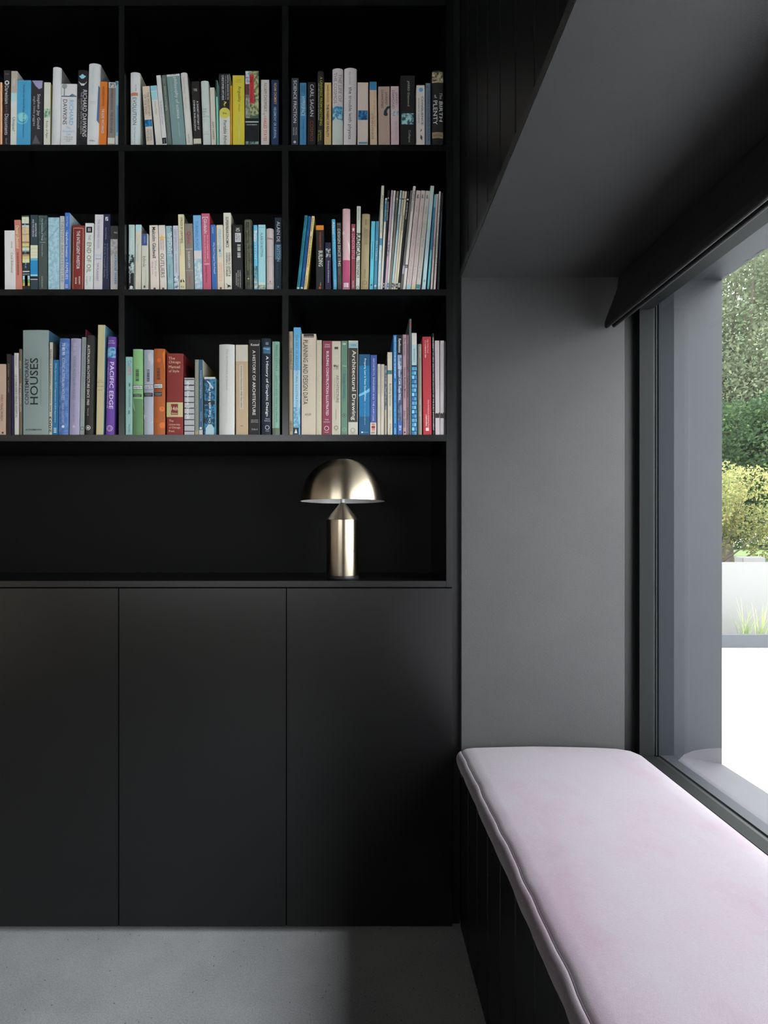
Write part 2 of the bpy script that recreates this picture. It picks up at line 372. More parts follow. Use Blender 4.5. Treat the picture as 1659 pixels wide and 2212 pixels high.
link('cone', lathe_mesh([(0, 0.1748), (0.0473, 0.1748), (0.0477, 0.1755), (0.0468, 0.1772), (0.0078, 0.2248), (0.0070, 0.2258), (0, 0.2258)], 96), M['brass'], lamp)
link('stem', lathe_mesh([(0, 0.225), (0.0062, 0.225), (0.0062, 0.30), (0, 0.30)], 24), M['white_lamp'], lamp, label='white stem')
R = 0.1254; zr = 1.2328-(ZF(1255)+0.0003)
dome = [(R*math.cos(a)**0.97 if a < math.pi/2-1e-6 else 0, zr+R*math.sin(a)) for a in np.linspace(0, math.pi/2, 40)]
link('shade', lathe_mesh(dome+[], 128), M['brass'], lamp)
inner = [(R-0.0004, zr+0.0002)]+[((R-0.0016)*math.cos(a), zr+0.0004+(R-0.002)*math.sin(a)) for a in np.linspace(0, math.pi/2-0.001, 30)]
link('shade_lining', lathe_mesh(inner, 128), M['white_lamp'], lamp, label='white inside of the shade')
# ================================================================ OUTSIDE
M['paving'] = principled('pale_stone_paving', (0.46, 0.465, 0.47), 0.8, 0.2)
M['render_white'] = principled('off_white_garden_wall_render', (0.138, 0.136, 0.131), 0.85, 0.2)
M['kerb'] = principled('blue_grey_planter_edge', (0.0326, 0.0363, 0.0407), 0.6, 0.3)
M['soil'] = principled('pale_gravel', (0.12, 0.115, 0.10), 0.9, 0.1)
bump(M['soil'], noise_tex(M['soil'], coords(M['soil']), 60, 4), 0.8, 0.02)
M['grass_ground'] = principled('lawn_ground', (0.06, 0.09, 0.03), 0.9, 0.1)
M['bark'] = principled('grey_brown_bark', (0.10, 0.085, 0.07), 0.9, 0.1)
bump(M['bark'], noise_tex(M['bark'], coords(M['bark'], (1, 1, 0.2)), 30, 5), 0.7, 0.02)
box('ground', (0.95, -25, -0.12, 40, 5.15, 0.0), M['paving'], **S)
box('ground', (-25, -25, -0.12, 0.95, -4.25, 0.0), M['paving'], **S)
box('lawn', (-10, 5.7, -0.12, 45, 45, 0.0), M['grass_ground'], **S)
gw = box('garden_wall', (0.95, 5.6, -0.1, 24, 5.78, 0.79), M['render_white'], None, 0.006, label='low off-white rendered garden wall behind the planter', cat='garden wall')
pb = empty('planter_bed', (6, 5.3, 0), 'long ground-level planter with blue-grey edge in front of garden wall', 'planter')
box('edge', (0.96, 5.1, 0, 24, 5.17, 0.126), M['kerb'], pb, 0.004)
box('soil', (0.96, 5.171, 0.0, 24, 5.598, 0.028), M['soil'], pb)

def leaf_mat(name, cols, trans=0.35):
    m = principled(name, cols[0], 0.75, 0.08)
    g = N(m, 'ShaderNodeAttribute'); g.attribute_name = 'tone'
    stops = [(i/(len(cols)-1), c) for i, c in enumerate(cols)]
    col = ramp(m, g.outputs['Fac'], stops); L(m, col, bsdf(m).inputs['Base Color'])
    t = N(m, 'ShaderNodeBsdfTranslucent'); mixn = N(m, 'ShaderNodeMixShader'); mixn.inputs[0].default_value = trans
    L(m, col, t.inputs[0]); out = m.node_tree.nodes['Material Output']
    L(m, bsdf(m).outputs[0], mixn.inputs[1]); L(m, t.outputs[0], mixn.inputs[2]); L(m, mixn.outputs[0], out.inputs['Surface'])
    return m
def foliage(name, mat, blobs, count, size, parent, seed, flat=0.5):
    """leaves spread over the shells of a cluster of blobs; each leaf two triangles folded along its rib"""
    r = np.random.default_rng(seed); nb = len(blobs)
    wgt = np.array([b[3]**2 for b in blobs]); idx = r.choice(nb, count, p=wgt/wgt.sum())
    d = r.normal(size=(count, 3)); d /= np.linalg.norm(d, axis=1)[:, None]
    rad = r.uniform(0.45, 1.05, count)**0.6
    cb = np.array([b[:3] for b in blobs])[idx]; rb = np.array([b[3] for b in blobs])[idx]
    sq = np.array([b[4] if len(b) > 4 else 0.85 for b in blobs])[idx]
    p = cb+d*(rb*rad)[:, None]*np.stack([np.ones(count), np.ones(count), sq], 1)
    a = r.normal(size=(count, 3))+d*flat; a /= np.linalg.norm(a, axis=1)[:, None]
    b_ = np.cross(a, r.normal(size=(count, 3))); b_ /= np.linalg.norm(b_, axis=1)[:, None]
    nrm = np.cross(a, b_); s = size*r.uniform(0.6, 1.3, count)[:, None]
    q = np.stack([p-a*s*0.5, p+b_*s*0.27+nrm*s*0.08, p+a*s*0.5, p-b_*s*0.27+nrm*s*0.08], 1).reshape(-1, 3)
    l = parent.location; q -= np.array([l.x, l.y, l.z])
    me = bpy.data.meshes.new(name)
    me.vertices.add(count*4); me.vertices.foreach_set('co', q.ravel())
    tri = np.array([[0, 1, 2], [0, 2, 3]])[None]+4*np.arange(count)[:, None, None]; tri = tri.reshape(-1)
    me.loops.add(len(tri)); me.loops.foreach_set('vertex_index', tri.astype(np.int32))
    me.polygons.add(count*2); me.polygons.foreach_set('loop_start', np.arange(0, count*6, 3, dtype=np.int32))
    me.polygons.foreach_set('loop_total', np.full(count*2, 3, dtype=np.int32))
    me.update(); me.validate()
    at = me.attributes.new('tone', 'FLOAT', 'POINT')
    blobtone = r.uniform(-0.22, 0.22, nb)[idx]
    tone = np.clip(0.5+blobtone+r.normal(scale=0.17, size=count), 0, 1)
    at.data.foreach_set('value', np.repeat(tone, 4).astype(np.float32))
    return link(name, me, mat, parent)
def limb(bm, p0, p1, r0, r1, n=7):
    p0, p1 = Vector(p0), Vector(p1); ax = (p1-p0).normalized(); u = ax.orthogonal().normalized(); v_ = ax.cross(u)
    a = [bm.verts.new(p0+(u*math.cos(2*math.pi*k/n)+v_*math.sin(2*math.pi*k/n))*r0) for k in range(n)]
    b = [bm.verts.new(p1+(u*math.cos(2*math.pi*k/n)+v_*math.sin(2*math.pi*k/n))*r1) for k in range(n)]
    for k in range(n): bm.faces.new((a[k], a[(k+1) % n], b[(k+1) % n], b[k]))
def tree(name, base, height, spread, blobs_n, leaves, leaf, mat, label, cat, seed, low=0.35, group=None, trunk_r=0.12):
    r = random.Random(seed); root = empty(name, base, label, cat, group)
    blobs = []; bm = bmesh.new(); bx, by, bz = base
    fork = (bx+r.uniform(-.1, .1), by+r.uniform(-.1, .1), bz+height*low*0.8)
    limb(bm, (0, 0, 0), tuple(f-b for f, b in zip(fork, base)), trunk_r, trunk_r*0.7, 9)
    for k in range(blobs_n):
        a = r.uniform(0, 2*math.pi); rr = spread*math.sqrt(r.random())*0.8; zz = bz+height*r.uniform(low, 0.9)
        c = (bx+rr*math.cos(a), by+rr*math.sin(a), zz); br = spread*r.uniform(0.26, 0.46)
        blobs.append((*c, br, 0.8)); mid = [fork[i]*0.5+c[i]*0.5+r.uniform(-.1, .1)*spread for i in range(3)]
        limb(bm, tuple(f-b for f, b in zip(fork, base)), tuple(f-b for f, b in zip(mid, base)), trunk_r*0.4, trunk_r*0.25, 6)
        limb(bm, tuple(f-b for f, b in zip(mid, base)), tuple(f-b for f, b in zip(c, base)), trunk_r*0.25, trunk_r*0.08, 5)
    me = bpy.data.meshes.new('trunk'); bm.to_mesh(me); bm.free(); me.shade_smooth()
    link('trunk', me, M['bark'], root)
    foliage('foliage', mat, blobs, leaves, leaf, root, seed)
    return root
G1 = leaf_mat('hazy_green_leaves', [(0.062, 0.078, 0.050), (0.100, 0.122, 0.074), (0.150, 0.175, 0.095)])
G2 = leaf_mat('dark_green_leaves', [(0.0163, 0.0311, 0.0178), (0.0333, 0.0593, 0.0259), (0.0889, 0.1333, 0.0370)])
G3 = leaf_mat('yellow_green_leaves', [(0.0963, 0.1222, 0.0444), (0.1926, 0.2000, 0.0741), (0.3111, 0.2667, 0.1111)])
tree('tree', (9.9, 14.2, 0), 9.6, 3.2, 80, 95000, 0.095, G1, 'tall hazy grey-green tree with sky showing through, at the window edge', 'tree', 3, 0.22, trunk_r=0.2)
tree('tree', (13.4, 20.8, 0), 12.5, 4.6, 60, 42000, 0.19, G1, 'broad grey-green tree filling the gaps behind the tall hazy one', 'tree', 43, 0.1, trunk_r=0.25)
tree('tree', (16.6, 13.4, 0), 8.8, 3.4, 34, 26000, 0.14, G1, 'tall grey-green tree far right of the garden, behind the others', 'tree', 13, 0.22, trunk_r=0.2)
tree('tree', (2.6, 14.5, 0), 8.0, 3.0, 30, 18000, 0.15, G1, 'tall grey-green tree hidden behind the window jamb', 'tree', 23, 0.22, trunk_r=0.2)
tree('tree', (6.9, 9.7, 0), 3.75, 1.35, 26, 30000, 0.075, G2, 'dense dark green tree between the yellow shrub and tall tree', 'tree', 5, 0.3, trunk_r=0.08)
tree('tree', (10.8, 9.9, 0), 3.9, 1.5, 22, 12000, 0.12, G2, 'dense dark green tree further right along the garden', 'tree', 15, 0.3, trunk_r=0.08)
for i, (x, y, h, s, sd, lb) in enumerate(((5.1, 7.45, 2.1, 0.92, 7, 'yellow-green feathery shrub just behind the garden wall'),
        (7.4, 7.45, 1.9, 0.92, 8, 'yellow-green shrub behind the wall, second from the building'),
        (2.8, 7.45, 2.0, 0.9, 9, 'yellow-green shrub behind the wall, nearest the building'))):
    tree('shrub', (x, y, 0), h, s, 24, 20000, 0.042, G3, lb, 'shrub', sd, 0.38, 'yellow-green shrubs behind the wall', 0.035)
hd = empty('hedge', (6, 6.3, 0), 'low clipped green hedge running behind the garden wall', 'hedge')
foliage('foliage', leaf_mat('hedge_leaves', [(0.03, 0.05, 0.025), (0.055, 0.085, 0.04), (0.085, 0.12, 0.06)]),
        [(x, 6.35, 0.6, 0.24, 0.9) for x in np.arange(5.05, 12, 0.2)]+[(x, 6.35, 0.32, 0.24, 0.9) for x in np.arange(5.05, 12, 0.2)], 16000, 0.045, hd, 31)
dh = empty('hedge', (22, 31, 0), 'tall dark boundary hedge far behind all the trees', 'hedge')
foliage('foliage', G2, [(x, 31+0.4*math.sin(x), z, 1.3, 1.0) for x in np.arange(6, 40, 0.9) for z in (0.8, 2.2)], 24000, 0.3, dh, 77)
box('garden_block', (4.47, 6.08, 0.0, 4.74, 6.22, 0.83), M['render_white'], None, 0.01, label='small pale block just behind the garden wall, by the hedge end', cat='garden block')

M['blade'] = leaf_mat('grass_blades', [(0.10, 0.16, 0.05), (0.22, 0.30, 0.10), (0.34, 0.38, 0.18)], 0.4)
def tuft(name, base, n, h, seed, label, cat, spread=0.5, wd=0.006, group=None, needles=False):
    r = random.Random(seed); root = empty(name, base, label, cat, group); vv = []; ff = []; tones = []
    for k in range(n):
        a = r.uniform(0, 2*math.pi); ln = h*r.uniform(0.45, 1.0); lean = spread*r.uniform(0.15, 1.0); bend = r.uniform(0.2, 1.0)
        ox, oy = r.gauss(0, 0.018), r.gauss(0, 0.018); dx, dy = math.cos(a), math.sin(a); px_, py_ = -dy, dx; i0 = len(vv); t_ = r.random()
        seg = 5
        for s_ in range(seg+1):
            f = s_/seg; out = lean*ln*(f*0.5+bend*f*f*0.5); up_ = ln*(f-0.35*bend*lean*f*f); ww = wd*(1-f*0.92)
            c = (ox+dx*out, oy+dy*out, up_)
            vv += [(c[0]+px_*ww, c[1]+py_*ww, c[2]), (c[0]-px_*ww, c[1]-py_*ww, c[2])]; tones += [t_, t_]
            if s_: ff.append((i0+2*s_-2, i0+2*s_-1, i0+2*s_+1, i0+2*s_))
        if needles:
            for q in range(16):
                f = 0.12+0.86*q/16; out = lean*ln*(f*0.5+bend*f*f*0.5); up_ = ln*(f-0.35*bend*lean*f*f); c = Vector((ox+dx*out, oy+dy*out, up_))
                for w_ in range(3):
                    aa = r.uniform(0, 6.28); dv = Vector((math.cos(aa), math.sin(aa), 0.75)).normalized()*0.035*r.uniform(.7, 1.2); sd_ = dv.cross(Vector((0, 0, 1))).normalized()*0.0018
                    j0 = len(vv); vv += [tuple(c+sd_), tuple(c-sd_), tuple(c+dv)]; ff.append((j0, j0+1, j0+2)); tones += [r.random()]*3
    me = bpy.data.meshes.new('blades'); me.from_pydata(vv, [], ff); me.update()
    at = me.attributes.new('tone', 'FLOAT', 'POINT'); at.data.foreach_set('value', tones)
    link('foliage' if needles else 'blades', me, M['blade'], root, kind=None); return root
plc = [(3.94, 'the one nearest the window jamb'), (4.11, 'second from the window jamb'), (4.62, 'third from the window jamb'), (5.1, 'fourth from the jamb'),
       (5.7, 'fifth from the jamb'), (3.3, 'hidden behind the jamb, left one'), (6.4, 'sixth from the jamb'), (7.2, 'far right end')]
for i, (x, lb) in enumerate(plc):
    tuft('grass_tuft', (x, 5.33+0.015*(i % 3), 0.029), 26 if i != 2 else 34, 0.46, 50+i, 'spiky green grass tuft in planter, '+lb, 'plant', 0.62, 0.0045, 'grass tufts in the planter')
tuft('rosemary_bush', (1.63, 1.83, 0.0), 26, 0.36, 71, 'spiky rosemary-like plant on the paving just outside the window', 'plant', 0.6, 0.003, None, True)
tuft('rosemary_bush', (1.95, 1.55, 0.0), 26, 0.34, 72, 'second spiky plant outside the window, out to the right', 'plant', 0.6, 0.003, None, True)
# ================================================================ BOOKS
_txt = {}
def text_geo(s, bold=0.0):
    key = (s, bold)
    if key in _txt: return _txt[key]
    c = bpy.data.curves.new('t', 'FONT'); c.body = s; c.size = 1.0; c.resolution_u = 2; c.offset = bold; c.fill_mode = 'FRONT'
    o = bpy.data.objects.new('t', c); C.objects.link(o)
    dg = bpy.context.evaluated_depsgraph_get(); me = bpy.data.meshes.new_from_object(o.evaluated_get(dg))
    co = np.zeros(len(me.vertices)*3); me.vertices.foreach_get('co', co); co = co.reshape(-1, 3)[:, :2]
    fs = [tuple(p.vertices) for p in me.polygons]
    bpy.data.objects.remove(o); bpy.data.curves.remove(c); bpy.data.meshes.remove(me)
    _txt[key] = (co, fs); return _txt[key]
_mats = {}
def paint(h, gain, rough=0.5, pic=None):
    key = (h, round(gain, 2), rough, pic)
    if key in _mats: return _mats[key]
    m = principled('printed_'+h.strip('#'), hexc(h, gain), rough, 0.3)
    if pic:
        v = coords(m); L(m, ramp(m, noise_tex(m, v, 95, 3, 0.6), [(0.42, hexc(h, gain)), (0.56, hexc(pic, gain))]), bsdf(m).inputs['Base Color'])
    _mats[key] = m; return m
def cover_mesh(w, h, d, bulge, t):
    """cover: spine and two boards as one bent sheet of thickness t"""
    rc = min(w*0.22, 0.0012 if bulge < 0.0005 else 0.002)
    out = [(-w/2, d)]
    out += [(-w/2, rc)]+[(-w/2+rc*(1-math.cos(a)), rc*(1-math.sin(a))) for a in (0.55, 1.1)]
    nx = 8 if bulge > 0.0005 else 1
    for i in range(nx+1):
        x = (-w/2+rc)+(w-2*rc)*i/nx; out.append((x, -bulge*(1-(2*x/w)**2)))
    out += [(w/2-rc*(1-math.cos(a)), rc*(1-math.sin(a))) for a in (1.1, 0.55)]+[(w/2, rc), (w/2, d)]
    inn = [(max(-w/2+t, min(w/2-t, x)), y+t if 0 < i < len(out)-1 else y) for i, (x, y) in enumerate(out)]
    inn = [(x, min(y, d)) for x, y in inn]
    n = len(out); vv = []
    for z in (0, h): vv += [(x, y, z) for x, y in out]+[(x, y, z) for x, y in inn]
    ff = []; mi = []
    for i in range(n-1):
        side = 1 if (i == 0 or i == n-2) else 0
        ff.append((i, i+1, 2*n+i+1, 2*n+i)); mi.append(side)
        ff.append((n+i+1, n+i, 3*n+i, 3*n+i+1)); mi.append(0)
        ff.append((i+1, i, n+i, n+i+1)); mi.append(0)
        ff.append((2*n+i, 2*n+i+1, 3*n+i+1, 3*n+i)); mi.append(0)
    for e in (0, n-1): ff.append((e, n+e, 3*n+e, 2*n+e)); mi.append(0)
    me = bpy.data.meshes.new('cover'); me.from_pydata(vv, [], ff); me.polygons.foreach_set('material_index', mi); me.update(); return me
M['pages'] = principled('cream_page_block', (0.55, 0.50, 0.40), 0.85, 0.1)
ORD = ['leftmost', 'second', 'third', 'fourth', 'fifth', 'sixth', 'seventh', 'eighth', 'ninth', 'tenth', 'eleventh', 'twelfth', 'thirteenth', 'fourteenth', 'fifteenth', 'sixteenth', 'seventeenth', 'eighteenth']
def place_words(i, n, row, bay):
    if i == 0: p = 'leftmost'
    elif i == n-1: p = 'rightmost'
    elif i < n/2 or n-1-i >= len(ORD): p = ORD[i]+' from left'
    else: p = ORD[n-1-i]+' from right'
    return f'{p}, {row} shelf {bay} bay'
def book(spec, zshelf, vref, gain, label, group):
    ubl, ubr, utl, vt, col, look, dec = spec[:7]
    o = spec[7] if len(spec) > 7 else {}
    sb = o.get('sb', 0.006 if zshelf < 1.6 else 0.02); Y = D+sb; s = F/Y
    vb = V0+(EYE-zshelf)*s                       # picture height of the true bottom
    w = (ubr-ubl)/s-0.0003; dx = (utl-ubl)*(vb-vt)/max(1, vref-vt)/s; H = (vb-vt)/s
    ang = math.atan2(dx, H); h = math.hypot(dx, H)-w*abs(math.sin(ang))*0.9
    w *= math.cos(ang)
    hard = o.get('h', 0); bulge = (0.0026 if hard else 0.0)*min(1, w/0.02)*o.get('bf', 1); t = min(0.0024 if hard else 0.0009, w*0.2)
    depth = o.get('d', min(0.235, max(0.11, h*(0.70 if h < 0.25 else 0.72))))
    ubl_b = ubl-(utl-ubl)*(vb-vref)/max(1, vref-vt)
    x0 = (ubl_b-U0)/s+w/2/math.cos(ang)
    root = empty('book', (x0, Y, zshelf+abs(math.sin(ang))*w/2+0.0002), label, 'book', group, rot=(0, ang, 0))
    base = paint(col, gain, 0.42 if o.get('gloss') else 0.55)
    side = paint(o['side'], gain, 0.5) if 'side' in o else base
    link('cover', cover_mesh(w, h, depth, bulge, t), [base, side], root)
    ph = 0.003 if hard else 0.0003
    link('pages', box_mesh([(-w/2+t+0.0001, 0.004, ph, w/2-t-0.0001, depth-(0.004 if hard else 0.0004), h-ph)], name='pages'), M['pages'], root)
    def yb_(x): return -bulge*(1-(2*x/w)**2)
    def zz(v): return (vb-v)/s
    lay = 0.00018
    for k, q in enumerate(dec):
        kind = q[0]
        if kind in 'tux':
            if kind == 'x': _, s_, vc, wp, hp, c = q[:6]; cx = q[6] if len(q) > 6 else 0
            else: _, s_, va, vz, hp, c = q[:6]; cx = q[6] if len(q) > 6 else 0
            co, fs = text_geo(s_, 0.009 if (len(q) > 7 and q[7] == 'b') else 0.0)
            if not len(co): continue
            mn, mxx = co.min(0), co.max(0); ex = np.maximum(mxx-mn, 1e-6); nco = (co-(mn+mxx)/2)/ex
            H_ = hp/s
            if kind == 'x':
                X = nco[:, 0]*wp/s+cx*w; Z = nco[:, 1]*H_+zz(vc)
            elif kind == 't':
                X = nco[:, 1]*H_+cx*w; Z = -nco[:, 0]*(vz-va)/s+zz((va+vz)/2)
            else:
                X = -nco[:, 1]*H_+cx*w; Z = nco[:, 0]*(vz-va)/s+zz((va+vz)/2)
            X = np.clip(X, -w/2+0.0002, w/2-0.0002); Z = np.clip(Z, 0.0005, h-0.0005)
            pm = paint(c, gain)
            me = bpy.data.meshes.new('spine_lettering'); me.from_pydata([(float(a), yb_(float(a))-lay*4.6, float(b)) for a, b in zip(X, Z)], [], fs)
            me.update(); link('spine_lettering', me, pm, root)
        else:
            vv = []; ff = []; name = 'spine_band'; ly = lay*(1+0.3*min(k, 10))
            if kind in 'bn':
                if kind == 'b': _, va, vz, c = q[:4]; xa, xb = (q[4], q[5]) if len(q) > 5 else (-.5, .5); pm = paint(c, gain)
                else: _, va, vz, c, c2 = q[:5]; xa, xb = (q[5], q[6]) if len(q) > 6 else (-.5, .5); pm = paint(c, gain, 0.5, c2); name = 'spine_picture'
                z0_, z1_ = max(0.0, zz(vz)), min(h, zz(va)); nx = 8 if bulge > 0.0005 else 1; e = 0.0 if abs(xa) < .5 and abs(xb) < .5 else 0.0004
                for i in range(nx+1):
                    x = (xa+(xb-xa)*i/nx)*w; x = max(-w/2+0.0005, min(w/2-0.0005, x)); vv += [(x, yb_(x)-ly, z0_), (x, yb_(x)-ly, z1_)]
                    if i: ff.append((2*i-2, 2*i, 2*i+1, 2*i-1))
            elif kind in 'or':
                _, vc, rp, c = q[:4]; cx = q[4] if len(q) > 4 else 0; pm = paint(c, gain); name = 'spine_emblem'; nseg = 20
                for i in range(nseg):
                    a = 2*math.pi*i/nseg; x = max(-w/2+.0003, min(w/2-.0003, cx*w+rp/s*math.cos(a))); vv.append((x, yb_(x)-ly, max(0, zz(vc)+rp/s*math.sin(a))))
                if kind == 'r':
                    for i in range(nseg):
                        a = 2*math.pi*i/nseg; x = cx*w+rp*.78/s*math.cos(a); vv.append((x, yb_(x)-ly, max(0, zz(vc)+rp*.78/s*math.sin(a))))
                    ff = [(i, (i+1) % nseg, nseg+(i+1) % nseg, nseg+i) for i in range(nseg)]
                else: ff = [tuple(range(nseg))]
            elif kind == 'p':
                _, pts, c = q[:3]; pm = paint(c, gain); name = 'spine_emblem'
                for (fx, v_) in pts: x = fx*w; vv.append((x, yb_(x)-ly*1.5, max(0.0002, zz(v_))))
                ff = [tuple(range(len(pts)))]
            elif kind == 'g':
                _, va, vz, c, xa, xb, ns = q[:7]; pm = paint(c, gain); name = 'barcode' if len(q) < 8 else q[7]; rr = random.Random(int(va))
                for i in range(ns):
                    f0 = (i+rr.uniform(0, .25))/ns; f1 = (i+rr.uniform(.45, .85))/ns; i0 = len(vv)
                    za, zb_ = zz(va+(vz-va)*f0), zz(va+(vz-va)*f1)
                    vv += [(xa*w, yb_(xa*w)-ly*1.6, za), (xb*w, yb_(xb*w)-ly*1.6, za), (xb*w, yb_(xb*w)-ly*1.6, zb_), (xa*w, yb_(xa*w)-ly*1.6, zb_)]; ff.append((i0, i0+1, i0+2, i0+3))
            me = bpy.data.meshes.new(name); me.from_pydata(vv, [], ff); me.update(); link(name, me, pm, root)
    return root
Z1, Z2, Z3 = ZF(312.3), ZF(624.8), ZF(939)
def bay(row, bayname, specs, z, vref, gain):
    n = len(specs)
    for i, sp_ in enumerate(specs):
        nm = f'{row} shelf {bayname} bay'
        book(sp_, z, vref, gain, f'{sp_[5]}, {place_words(i, n, row, bayname)}', f'books on the {row} shelf, {bayname} bay')
W, K, T = '#b5b1a9', '#1b1b1d', 't'
H1 = dict(h=1)
bay('top', 'left', [
 (-28,-8,-28,152,'#1c2538','navy hardback cut by frame edge',[],dict(h=1)),
 (-8,5,-8,178,'#a8572e','orange paperback cut by frame edge',[('b',178,311,'#b3a58c',.25,.5)]),
 (7,21.5,8.2,152,'#201d20','black book, white italic title, round emblem',[('x','Ruse',160,8,4,'#6d5058'),('o',179,5,'#c9c6c2',0),('o',179,2.6,'#201d20',0),(T,'Darwinism',186,225,8,'#cfccc8'),(T,'and Its',228,244,5,'#6d5058'),(T,'Discontents',247,292,8,'#cfccc8'),(T,'Cornell',299,311,4,'#8b8884')]),
 (22,35.3,24.3,153.7,'#b4ada0','grey-beige book fading to pale aqua',[('b',201,219,'#8fb4b8'),('b',219,232,'#a6bcb8'),('b',153,201,'#8f867b'),(T,'TREFIL',170,186,5,'#c5bfb5'),(T,'Unique?',254,284,7,'#3c3a36')],dict(side='#b4ada0')),
 (35.7,65.8,37.1,173.3,'#3b7d9d','bright blue thick paperback',[('o',254,9,'#6fa5bd',-.1),('r',256,13,'#5d99b5',-.12),(T,'Stephen Jay Gould',183,229,5,'#1e4a66'),(T,'Bully for Brontosaurus',231,297,5,'#1e4a66')]),
 (67,92,68.5,174,'#262428','black paperback with violet picture on top',[('p',[(-.45,174.5),(.45,174.5),(.42,190),(.15,193),(-.15,186)],'#7a7795'),('p',[(-.4,311),(-.1,291),(.3,311)],'#4a4a4c'),(T,'Stephen Jay Gould',204,279,8,'#bcb9b4',.12),(T,'eight little piggies',209,273,6,'#8d8a88',-.25)]),
 (94,108,95.1,178,'#b6ae9c','cream paperback with small green picture',[('n',235,254,'#3d5a4b','#8aa38d'),(T,'Rocks of Ages',262,299,5,'#454038')],dict(side='#8f8a4a')),
 (110.8,130,114,147.4,'#b3b0a8','tall off-white rounded hardback',[(T,'The Hedgehog, the Fox',238,305,4,'#8fa0a6',.1),(T,"and the Magister's Pox",240,303,4,'#8fa0a6',-.25)],dict(h=1,side='#6d6a66',bf=1.6)),
 (130.9,164.5,132.9,181,'#bbb4ac','wide pale book with seed-head drawing',[('b',207.5,209.5,'#2e4550'),('o',187,5.5,'#77797a',-.3),('b',190,207,'#4a5a62',-.33,-.28),('p',[(0,208),(.2,203),(.45,207)],'#4c6070'),(T,'RICHARD',217,271,9,'#54869c',.17),(T,'DAWKINS',216,270,9,'#23323c',-.24),('x','The',277,9,5,'#5f8ca3'),('x',"Ancestor's",284,26,5,'#5f8ca3'),('x','Tale',291,10,5,'#5f8ca3'),('x','A Pilgrimage',297,20,3,'#5a5652'),('x','to the Dawn',301,18,3,'#5a5652'),('x','of Life',305,9,3,'#5a5652')]),
 (166.1,188,168.5,153,'#1d1d1f','black book with pale butterflies on top',[('p',[(-.35,166),(0,162),(.35,166),(.1,172),(-.1,172)],'#6f9ec0'),('p',[(-.4,177),(0,183),(.45,177),(.15,187),(-.1,187)],'#a3b3c6'),(T,'RICHARD DAWKINS',196,297,8,'#c9c6c0',.27),(T,'THE GREATEST SHOW ON EARTH',201,291,4,'#8a8886',-.05),(T,'THE EVIDENCE FOR EVOLUTION',215,278,3,'#7a7876',-.33)],dict(h=1)),
 (187.6,213.4,192,139.5,'#b4b4b3','tallest pale grey hardback with blue flap',[(T,"A DEVIL'S CHAPLAIN",150,208,5,'#8aa3ae',-.05),(T,'RICHARD DAWKINS',238,296,5,'#9fb4bd',-.05),('x','Selected',223,11,2.5,'#7c8286'),('x','Essays by',227,12,2.5,'#7c8286'),('x','W&N',307,12,3.5,'#3a3a3a'),('p',[(.38,186),(.5,190),(.5,268),(.32,262)],'#3d5a78')],dict(h=1,side='#8f8f8e',bf=1.6)),
 (213.4,229.6,216.3,176.4,'#ad5d25','orange paperback with white title',[(T,'RICHARD DAWKINS',188,230,5,'#6b4028'),(T,'THE BLIND WATCHMAKER',236,289,6,'#d8d2ca',0,'b')]),
 (232.3,248.4,234.6,178,'#6f6660','brown-grey paperback with white ends',[('b',178,190,'#a9adab'),('n',180,189,'#a9adab','#3a4a4e',-.35,.35),('b',298,311,'#aaa79f'),(T,'RICHARD DAWKINS',193,238,5,'#35322f'),(T,'THE SELFISH GENE',243,288,5,'#35322f')]),
 (248.9,255.6,249.5,175.5,'#7398ab','thin light blue paperback beside divider',[('b',228,286,'#4f7d9c',-.1,.5),('b',294,311,'#a9adab'),('n',175.5,187,'#7fa0b0','#2d5068')]),
], Z1, 311, 2.2)

